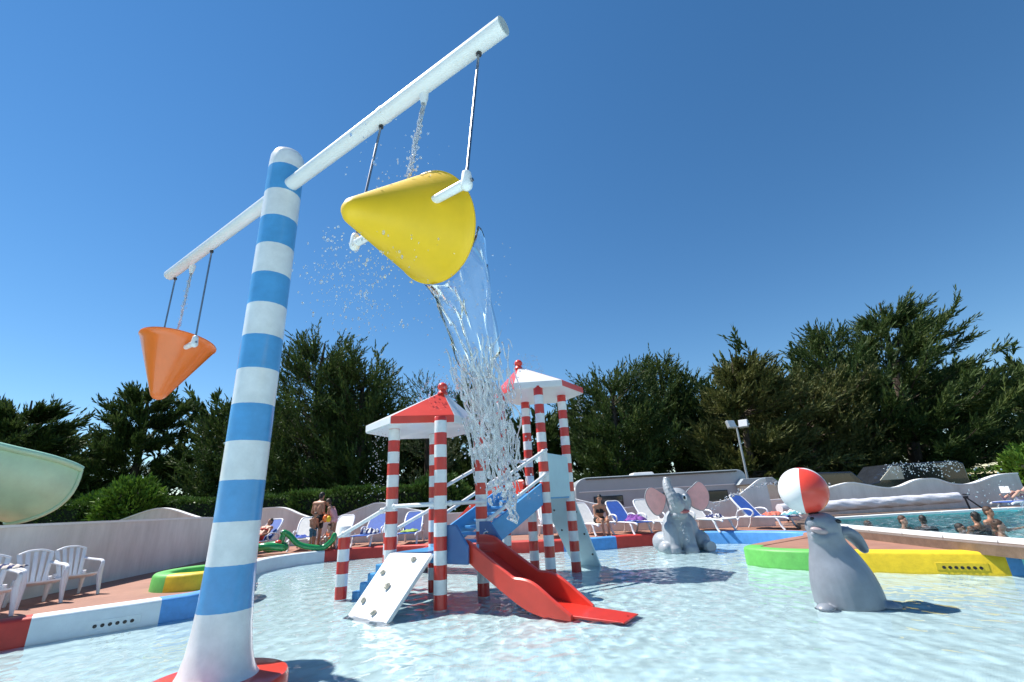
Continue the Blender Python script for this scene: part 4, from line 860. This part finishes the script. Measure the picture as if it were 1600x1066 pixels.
# pale green flume outlet behind the left wall
fl=empty('water_slide_flume',(-13.35,11.7,.12),0,'pale green fibreglass water slide trough behind the left wall','water slide')
pc=catmull([(-7.5,-9.5,5.6),(-5.2,-5.8,4.75),(-3.4,-3.3,4.2),(-1.9,-1.9,3.85),(-.7,-.75,3.5),(.15,.35,3.1),(.45,1.25,2.75)],7); nP=len(pc); vs=[];ins=[];k=25
def fsec(p,t,rad):
    nn=Vector((-t.y,t.x,0)).normalized(); out=[]
    for j in range(k):
        a=math.pi*(1+j/(k-1)); out.append(p+nn*math.cos(a)*rad[0]+Vector((0,0,math.sin(a)*rad[1]))-t*.75*abs(math.sin(a))**3)
    return out
for i,p in enumerate(pc):
    t=(pc[min(i+1,nP-1)]-pc[max(i-1,0)]).normalized(); vs+=fsec(p,t,(1.0,1.55)); ins+=fsec(p,t,(.95,1.50))
n0=len(vs); fs=[(i*k+j,i*k+j+1,(i+1)*k+j+1,(i+1)*k+j) for i in range(nP-1) for j in range(k-1)]
F=fs+[tuple(n0+q for q in f[::-1]) for f in fs]
for i in range(nP-1):
    for j in (0,k-1): F.append((i*k+j,(i+1)*k+j,n0+(i+1)*k+j,n0+i*k+j))
for i in (0,nP-1):
    for j in range(k-1): F.append((i*k+j,i*k+j+1,n0+i*k+j+1,n0+i*k+j))
q=MB(); q.add(vs+ins,F); tr_=q.build('trough',M['flume'],fl,angle=60)
for j in (0,k-1):
    q=MB(); q.tube([Vector(vs[i*k+j])+Vector((0,0,.02)) for i in range(nP)],.085,12); q.build('rim',M['flume'],tr_)
q=MB(); q.tube([Vector(vs[(nP-1)*k+j]) for j in range(k)],.05,10); q.build('end_flange',M['flume'],tr_)
for ii in (nP-12,nP-23):
    q=MB(); q.tube([Vector(vs[ii*k+j])*1.0+(Vector(vs[ii*k+j])-pc[ii]).normalized()*.012 for j in range(k)],.03,6); jn=q.build('joint_flange',paint('flume_joint',(.22,.30,.26),.5,.2,8),tr_)
for x,y,h in ((-3.4,-3.3,2.5),(-.9,-.9,1.9)):
    q=MB(); q.tube([(x,y,.2),(x,y,h)],.10,14); q.build('support',M['lamp'],fl)
# ---------------------------------------------------------------- trees
def crown_blades(P,D,Lb,Wb,rs):
    """leaf blades: diamond quads at points P along directions D"""
    n=len(P); r=rs.normal(size=(n,3)); S=np.cross(D,r); S/=np.linalg.norm(S,axis=1)[:,None]+1e-9
    L=Lb*rs.uniform(.7,1.3,(n,1)); W=Wb*rs.uniform(.7,1.3,(n,1))
    V=np.stack([P,P+D*L*.45+S*W,P+D*L,P+D*L*.45-S*W],1).reshape(-1,3); F=np.arange(n*4).reshape(n,4); return V,F
def tree(label,x,y,H,Rx,seed,mat,style='cypress',h0=.12,wind=0.,limbs=130,sprays=17,blades=18,name='cypress_tree',blade=(.40,.055),zb=.26,group='trees beyond the walls',up=.35,bs=.60,lx=0.):
    rs=np.random.RandomState(seed); root=empty(name,(x,y,zb),0,label,'tree',group)
    lean=rs.uniform(-.04,.04,2); ax=lambda h:np.array([lean[0]*h+lx*h,lean[1]*h,h])
    tk=MB(); tk.tube([tuple(ax(H*f)+np.array([.08*math.sin(f*9+seed),.08*math.cos(f*7+seed),-.3 if f==0 else 0])) for f in np.linspace(0,.95,12)],[max(.03,.030*H*(1-f)**.8+.02) for f in np.linspace(0,.95,12)],9)
    Ps=[];Ds=[]
    for i in range(limbs):
        f=h0+(1-h0)*(i+rs.rand())/limbs; az=rs.rand()*6.283
        if style=='cone': env=(1-f)**.75*1.15*(.55+.45*rs.rand())
        elif style=='round': env=math.sqrt(max(0,1-((f-.52)/.54)**2))*(.55+.45*rs.rand())
        elif style=='layer':
            lay=max(6,int(H*.62)); f=h0+(1-h0)*((i%lay)+.5+rs.normal(0,.16))/lay; f=min(.99,max(.02,f)); env=(1.03-f)**.62*1.12*(.45+.55*rs.rand())*(.6+.4*min(1,f/.3))
        elif style=='flat': env=min(1,(1.04-f)**.42*1.05)*(.5+.5*rs.rand())*(.55+.45*min(1,f/.35))
        else: env=(1-f**2.2)**.7*(.5+.5*rs.rand())*(.7+.3*min(1,f/.3))
        env*=1+.22*math.sin(az*2+seed)+.12*math.sin(az*5+f*17+seed)
        Lr=Rx*env+.25; d=np.array([math.cos(az),math.sin(az),0]); d[0]+=wind*.35; d/=np.linalg.norm(d)
        rise=Lr*(rs.uniform(.02,.28) if style in('layer','flat') else rs.uniform(.10,.55))*(.6+f) ; st=ax(H*f*.86)
        tt=np.linspace(0,1,7); curve=st+d*Lr*tt[:,None]+np.stack([wind*.25*tt**2*Lr,0*tt,rise*tt+up*Lr*.35*tt**3-.12*Lr*tt*(1-tt)],1)
        curve=curve+np.cumsum(rs.normal(0,.03*Lr,(7,3)),0)*tt[:,None]
        if i%3==0: tk.tube([tuple(c) for c in curve],[max(.012,.05*(1-.8*t)*(.4+Lr*.2)) for t in tt],5)
        m=int(sprays*(.5+env)*(1.9 if style=='layer' else 1)); t=rs.uniform(.18,1,m)**.75; seg=t*6; i0=np.minimum(seg.astype(int),5); fr=(seg-i0)[:,None]
        p=curve[i0]*(1-fr)+curve[i0+1]*fr; tang=(curve[i0+1]-curve[i0]); tang/=np.linalg.norm(tang,axis=1)[:,None]
        pl=.30 if style=='layer' else .46
        sd=tang*.85+rs.normal(0,pl,(m,3))*np.array([1,1,.6])+np.array([wind*.35,0,up]); sd/=np.linalg.norm(sd,axis=1)[:,None]
        p=p+rs.normal(0,.07 if style=='layer' else .10,(m,3)); SL=rs.uniform(.45,1.0,m)*min(1.25,.35+.10*H*.8)
        b=np.tile(np.linspace(.05,1,blades),(m,1))
        pos=p[:,None]+sd[:,None]*(b*SL[:,None])[:,:,None]
        bd=sd[:,None]*.85+rs.normal(0,.5,(m,blades,3))*(1.15-b)[:,:,None]+np.array([wind*.1,0,.10]); bd/=np.linalg.norm(bd,axis=2)[:,:,None]
        Ps.append(pos.reshape(-1,3)); Ds.append(bd.reshape(-1,3))
    V,F=crown_blades(np.concatenate(Ps),np.concatenate(Ds),blade[0]*bs,blade[1]*bs,rs)
    me=npmesh('crown',V,F,mat); o=bpy.data.objects.new('crown',me); COL.objects.link(o); o.parent=root
    tk.build('trunk',M['bark'],root); return root
LD,LO,LP=M['leaf_dark'],M['leaf_olive'],M['leaf_pale']
tree('dark cypress with spiky top at the far left edge',-33.0,30,9.9,5.0,1,LD,'layer',wind=.5,blade=(.6,.065),limbs=100)
tree('layered dark cypress beneath the orange bucket',-27.0,33,11.2,4.6,2,LD,'layer',wind=.1,blade=(.6,.065),limbs=100)
tree('dark cypress half hidden behind the striped pole',-19.4,31,9.2,3.7,3,LD,'cypress',wind=.2)
tree('tall dense cypress with brownish top right of the striped pole',-13.6,30,13.0,3.9,4,LD,'round',h0=.10,limbs=190,sprays=14)
tree('dense dark cypress shoulder behind the bathing group',-9.8,29,10.6,3.2,5,LD,'round',h0=.08,limbs=150)
tree('pale airy tree between the dense cypress and the low roof',-6.7,34,10.4,2.4,6,LP,'round',h0=.2,limbs=70,sprays=8,blade=(.3,.045),name='deciduous_tree')
tree('dark cypress behind the falling water',-2.9,36,11.2,3.0,7,LD,'cypress')
tree('dark rounded cypress right of the tall roof',6.3,30,9.0,3.0,8,LD,'round',h0=.1,limbs=140)
tree('slim upright cypress left of the olive cypress',11.3,33,11.7,2.7,9,LD,'cypress',wind=.1,limbs=120)
tree('olive brown flat-layered cypress behind the floodlight mast',13.6,28,9.7,4.3,10,LO,'layer',h0=.16,wind=.45,limbs=130,up=.2)
tree('dark cypress at the left flank of the tallest tree',21.6,30.5,12.4,3.4,11,LD,'cypress',wind=.1,limbs=140)
tree('tallest windswept cypress with feathery tips on the right',25.6,31,14.4,7.0,12,LD,'layer',h0=.10,wind=.7,limbs=170,sprays=16,blade=(.6,.055),up=.26,lx=.15)
tree('low cypress at the right edge behind the tallest tree',36.5,31,8.6,5.2,13,LD,'cypress',wind=.4,limbs=150)
tree('olive cypress filling the gap under the tallest tree',18.3,29,7.6,3.8,14,LO,'round',h0=.06,wind=.2,limbs=130)
for i,(x,y,h,r_,lab) in enumerate(((-42,38,9,5.5,'far cypress at the back beyond the left edge tree'),(-23.5,38,9.0,5.0,'far cypress filling the gap left of the striped pole'),(-16.5,37,9,5,'far cypress seen directly behind the striped pole'),(-10.5,39,8.5,5,'far cypress behind the bathing group trees'),(-5,41,8.2,5,'far cypress low behind the pale airy tree'),(1.2,40,7.4,4.5,'far cypress between the two striped towers'),(8,38,8,5,'far cypress above the left end of the caravan'),(15.5,37,9,5,'far cypress behind the olive cypress'),(24,39,10,6,'far cypress behind the tallest tree'),(33.5,39,9,6,'far cypress right behind the tallest tree'),(44,38,9,6,'far cypress beyond the right edge'))):
    tree(lab,x,y,h,r_,30+i,LD,'round',h0=.03,limbs=110,sprays=11,blades=10,blade=(.62,.10),group='far trees at the back',bs=.9)
def shrub(label,x,y,z0,rx,ry,h,n,seed,mat,blade=(.16,.035),name='shrub',box=False):
    rs=np.random.RandomState(seed); root=empty(name,(x,y,z0),0,label,'hedge' if box else 'shrub')
    if box:
        p=rs.uniform(-1,1,(n,3)); ax_=rs.randint(0,3,n); sg=np.where(rs.rand(n)<.5,-1,1); p[np.arange(n),ax_]=sg*rs.uniform(.9,1,n); p=p*np.array([rx,ry,h/2])+np.array([0,0,h/2]); p[:,2]+=.06*np.sin(p[:,0]*2.1+seed)+.04*np.sin(p[:,0]*5.3); nd=rs.normal(0,.6,(n,3))+(p-np.array([0,0,h/2]))/np.array([rx*8,ry,h/2])
    else:
        d=rs.normal(size=(n,3)); d/=np.linalg.norm(d,axis=1)[:,None]; lump=1+.14*np.sin(d[:,0]*7+seed)*np.cos(d[:,2]*6)+.08*np.sin(d[:,1]*13)
        p=d*(rs.uniform(.72,1,n)*lump)[:,None]*np.array([rx,ry,h/2])+np.array([0,0,h/2]); nd=d+rs.normal(0,.5,(n,3))+np.array([0,0,.5])
    nd/=np.linalg.norm(nd,axis=1)[:,None]; V,F=crown_blades(p,nd,blade[0],blade[1],rs)
    o=bpy.data.objects.new('foliage',npmesh('foliage',V,F,mat)); COL.objects.link(o); o.parent=root
    q=MB()
    if box: q.box((0,0,h*.45),(rx*1.78,ry*1.7,h*.86))
    else: q.ell((0,0,h*.5),(rx*.72,ry*.72,h*.36),14,10); q.tube([(0,0,-.1),(0,0,h*.4)],.06,8)
    q.build('branches',paint('hedge_core',(.012,.02,.007),.95,.3,6),root); return root
shrub('bright green round shrub behind the straight wall',-16.8,20.6,.26,1.25,1.1,3.0,9000,61,M['leaf_bright'],(.22,.04))
shrub('smaller bright shrub between the flume and the round shrub',-18.6,21.0,.26,1.0,1.0,2.5,5000,62,M['leaf_bright'],(.2,.04))
shrub('clipped dark hedge running behind the humped wall',-13.0,21.5,.26,4.6,.6,2.05,16000,63,M['leaf_hedge'],(.12,.03),'hedge',True)
shrub('clipped hedge block beside the flume',-19.3,20.2,.26,1.2,.6,2.1,5000,64,M['leaf_hedge'],(.12,.03),'hedge',True)
shrub('loose sunlit hedge behind the bathing group',-6.6,20.3,.26,2.9,.7,2.0,12000,65,M['leaf_hedge'],(.2,.04),'hedge',True)
shrub('leafy shrub behind the low tower posts',-3.4,20.6,.26,1.3,.9,2.5,6000,66,M['leaf_hedge'],(.22,.04))
shrub('light green shrub at the right end of the far wall',19.9,18.6,.26,1.0,.9,2.2,5000,67,M['leaf_bright'],(.2,.045))
shrub('low hedge behind the far pool wall',20.0,24.5,.26,7.5,.7,1.5,14000,68,M['leaf_hedge'],(.16,.04),'hedge',True)
# ---------------------------------------------------------------- falling water
IV=None
def ico():
    bm=bmesh.new(); bmesh.ops.create_icosphere(bm,subdivisions=2,radius=1); V=np.array([v.co[:] for v in bm.verts]); F=np.array([[v.index for v in f.verts] for f in bm.faces]); bm.free(); return V,F
IV,IF=ico()
def drops(name,label,P,rad,seed,stretch=1.3,cat='water spray'):
    rs=np.random.RandomState(seed); P=np.asarray(P); n=len(P); r=np.asarray(rad)
    S=np.stack([r*rs.uniform(.75,1.2,n),r*rs.uniform(.75,1.2,n),r*rs.uniform(.8,stretch,n)],1)
    V=(IV[None]*S[:,None]+P[:,None]).reshape(-1,3); F=(IF[None]+np.arange(n)[:,None,None]*len(IV)).reshape(-1,3)
    o=bpy.data.objects.new(name,npmesh(name,V,F,M['bead'],True)); COL.objects.link(o); return tag(o,label,cat,kind='stuff')
def npv(*a): return np.array(a,float)
u3=np.array(U); v3=np.array(V_); z3=npv(0,0,1)
ctr=npv(ym.x,ym.y,3.56)+ (math.cos(R(72))*z3+math.sin(R(72))*v3)*.30
def fallpos(s,t,k):
    """s = across the lip (-1..1), t = 0..1 down the fall, k = depth through the sheet"""
    rim=ctr+u3*s*.40+z3*(-.47*np.sqrt(max(0,1-.97*min(1,s*s))))+v3*(.14)
    T=.56*t; wd=1-.78*t**1.05
    c=ctr+z3*(-.36)+v3*.16
    p=c+(rim-c)*wd+v3*(1.30*T+k*.10*(1+t))-z3*(.5*9.81*T*T+.55*T)+u3*(.0*t)
    return p
def build_fall():
    rs=np.random.RandomState(21); mb=MB()
    # glassy sheet in the upper half: two skins closed at the edges
    ns,ntt=44,60; top=[];bot=[]
    for i in range(ntt):
        t=i/(ntt-1)*.62
        for j in range(ns):
            s=-1+2*j/(ns-1); wv=.016*math.sin(7*s+9*t)+.008*math.sin(17*s-9*t+2)+.004*math.sin(31*s+25*t)+.004*math.sin(30*t+5*s)
            th=.004+.007*abs(math.sin(8*s+3*t))**3+(.010*(abs(s)**8))+.006*max(0,math.sin(23*s+19*t))
            p=fallpos(s,t,0)+v3*wv*(1+2*t); top.append(p+v3*th); bot.append(p-v3*th)
    n0=ns*ntt; fs=[]
    for i in range(ntt-1):
        for j in range(ns-1): a=i*ns+j; fs+= [(a,a+1,a+ns+1,a+ns),(n0+a,n0+a+ns,n0+a+ns+1,n0+a+1)]
    rim=[j for j in range(ns)]+[i*ns+ns-1 for i in range(1,ntt)]+[(ntt-1)*ns+j for j in range(ns-2,-1,-1)]+[i*ns for i in range(ntt-2,0,-1)]
    fs+=[(rim[i],n0+rim[i],n0+rim[(i+1)%len(rim)],rim[(i+1)%len(rim)]) for i in range(len(rim))]
    sh=MB(); sh.add(top+bot,fs); ms=M['drop'].copy(); ms.name='water_sheet_clear'; ms.node_tree.nodes['Principled BSDF'].inputs['Transmission Weight'].default_value=.97; o=sh.build('water_sheet',ms,angle=180); tag(o,'clear curved sheet of water pouring from the yellow bucket','water',kind='stuff')
    # loose strands, then a fused core lower down
    lo=MB()
    for k in range(300):
        s=rs.uniform(-1.05,1.05); t0=.52+.36*rs.rand(); t1=min(1.0,t0+rs.uniform(.04,.16)); kk=rs.uniform(-1.2,1.2)
        ph=rs.rand()*6; am=rs.uniform(.006,.03); path=[];rad=[]; r0=rs.uniform(.003,.0095)
        for i in range(9):
            t=t0+(t1-t0)*i/8; p=fallpos(s+.10*math.sin(ph+t*22),t,kk)+u3*am*math.sin(ph+t*46)+v3*am*math.cos(ph*2+t*39); path.append(tuple(p)); rad.append(r0*(.35+.9*abs(math.sin(ph+i*1.3)))*(.3 if i in(0,8) else 1))
        (lo if k%3 else mb).tube(path,rad,7)
    tag(lo.build('water_strands',M['foam_glint'],angle=180),'loose clear strands of water tearing out of the falling sheet','water',kind='stuff')
    for k in range(130):
        s=rs.uniform(-.9,.9); t=.66+.34*rs.rand(); r0=rs.uniform(.006,.022); p=fallpos(s,t,rs.uniform(-1,1)); mb.ell(tuple(p),(r0,r0*rs.uniform(.7,1.2),r0*rs.uniform(.8,1.9)),8,6)
    # side arm and curled tail
    e0=fallpos(-.2,.86,0)
    for k in range(5):
        pts=[e0+u3*(-.08*f-.20*f*f)+z3*(-.04+.10*math.sin(f*2.6)+.02*k*(1-f))+v3*.02*k for f in np.linspace(0,1,8)]
        mb.tube([tuple(p+rs.normal(0,.008,3)) for p in pts],[.014*(1-.5*f) for f in np.linspace(0,1,8)],7)
    e1=fallpos(.3,1.0,0)
    for k in range(7):
        pts=[e1+u3*(rs.uniform(-.05,.05)+.06*f)+z3*(.16-.30*f)+v3*.03*math.sin(f*5+k) for f in np.linspace(0,1,8)]
        mb.tube([tuple(p+rs.normal(0,.007,3)) for p in pts],[.013*(1-.5*f) for f in np.linspace(0,1,8)],7)
    o=remesh(mb,'falling_water',M['foam_glint'],.006,None,1); tag(o,'tumbling mass of broken water falling in front of the towers','water',kind='stuff')
    P=[];r=[]
    for k in range(520):
        t=rs.rand()**.7; s=rs.normal(0,.62); P.append(fallpos(s,t,rs.normal(0,1.2))+rs.normal(0,.03+.03*t,3)); r.append(rs.uniform(.0025,.0085))
    drops('water_droplets','droplets scattered round the water falling from the yellow bucket',P,r,5)
build_fall()
def stream(name,label,p0,p1,n,seed,r0=.02):
    rs=np.random.RandomState(seed); p0=npv(*p0);p1=npv(*p1); mb=MB()
    for k in range(3):
        pts=[];rad=[]
        for i in range(26):
            f=i/25; p=p0+(p1-p0)*f+npv(math.sin(f*22+k*2+seed),math.cos(f*19+k*3),0)*(.006+.016*f); pts.append(tuple(p)); rad.append(r0*(.45+.35*abs(math.sin(f*31+k*1.7)))*(1-.35*f))
        mb.tube(pts,rad,8)
    for k in range(n):
        f=rs.rand(); p=p0+(p1-p0)*f+rs.normal(0,.008+.03*f,3); r=rs.uniform(.004,.012); mb.ell(tuple(p),(r,r,r*1.4),8,6)
    tag(mb.build(name,M['foam_glint'],angle=180),label,'water',kind='stuff')
stream('water_stream','beaded jet of water from the pipe nozzle onto the yellow bucket',(-.70,3.24,4.97),(ym.x+.02,ym.y-.02,3.98),70,3,.022)
stream('water_stream','thin jet of water filling the orange bucket',(-4.82,6.10,4.97),(-4.83,6.08,3.85),40,4,.02)
rs=np.random.RandomState(77); P=[];r=[]
yc=npv(ym.x,ym.y,3.56)
for k in range(560):   # spray thrown up where the jet strikes and back over the tip
    if k<70: p=yc+z3*rs.uniform(.30,.62)+u3*rs.normal(0,.20)+v3*rs.normal(-.05,.22)
    elif k<330: p=yc-v3*rs.uniform(.0,.55)-z3*rs.uniform(.15,.70)-u3*rs.normal(.30,.13)
    else: p=yc-v3*rs.uniform(.0,.4)-z3*rs.uniform(.3,.95)-u3*rs.normal(.15,.25)
    P.append(p); r.append(rs.uniform(.002,.006) if rs.rand()<.85 else rs.uniform(.006,.011))
drops('water_spray','fine spray flying round the tipped yellow bucket',P,r,6,2.2)
P=[];r=[]
for c_,zt in ((c1,2.84),(c2,3.78)):
    for k in range(120):
        a=rs.rand()*6.283; f=rs.rand()**.5; rr_=.08+.95*f*.3; P.append(npv(c_.x+rr_*math.cos(a),c_.y+rr_*math.sin(a),zt+.95-.5*f*f+rs.normal(0,.03))); r.append(rs.uniform(.006,.014))
for k in range(150):
    f=rs.rand(); P.append(npv(c1.x-1.02+rs.normal(0,.07+.10*f),c1.y-.15+rs.normal(0,.1),2.8-1.4*f)); r.append(rs.uniform(.004,.009))
for k in range(60): f=rs.rand(); P.append(npv(c2.x+1.1+rs.normal(0,.05),c2.y+rs.normal(0,.1),3.75-.6*f)); r.append(rs.uniform(.005,.011))
drops('roof_drips','drips and spray running off the two striped roofs',P,r,7)
def jet(name,label,pts,n,seed,r0):
    rs=np.random.RandomState(seed); P=[];r=[]; c=catmull(pts,10)
    for k in range(n):
        q=c[rs.randint(0,len(c))]; P.append(npv(*q)+rs.normal(0,.02+.02*rs.rand(),3)); r.append(rs.uniform(.5,1.3)*r0)
    drops(name,label,P,r,seed,1.4)
jet('water_jet','arching water jet between the elephant and the ball',[(4.95,12.6,1.05),(5.5,12.4,1.35),(6.2,12.2,1.55),(6.9,12,1.56),(7.6,11.8,1.45)],120,31,.018)
jet('water_jet','jet squirting from the elephant trunk area down its chest',[(3.98,12.95,1.86),(3.9,12.7,1.5),(4.0,12.5,.9),(4.1,12.4,.3)],60,32,.014)
P=[];r=[]
for k in range(230): P.append(npv(9.0+rs.uniform(0,1.9),11.8+rs.normal(0,.1),1.60+.22*abs(math.sin(k*.37))+rs.normal(0,.04))); r.append(rs.uniform(.006,.016))
for k in range(160): f=rs.rand(); P.append(npv(10.2+.9*f+rs.normal(0,.5),11.0-2.6*f+rs.normal(0,.2),1.35-1.0*f+rs.normal(0,.2))); r.append(rs.uniform(.006,.018))
drops('splash_spray','white splash flying over the swimming pool beside the ball',P,r,9)
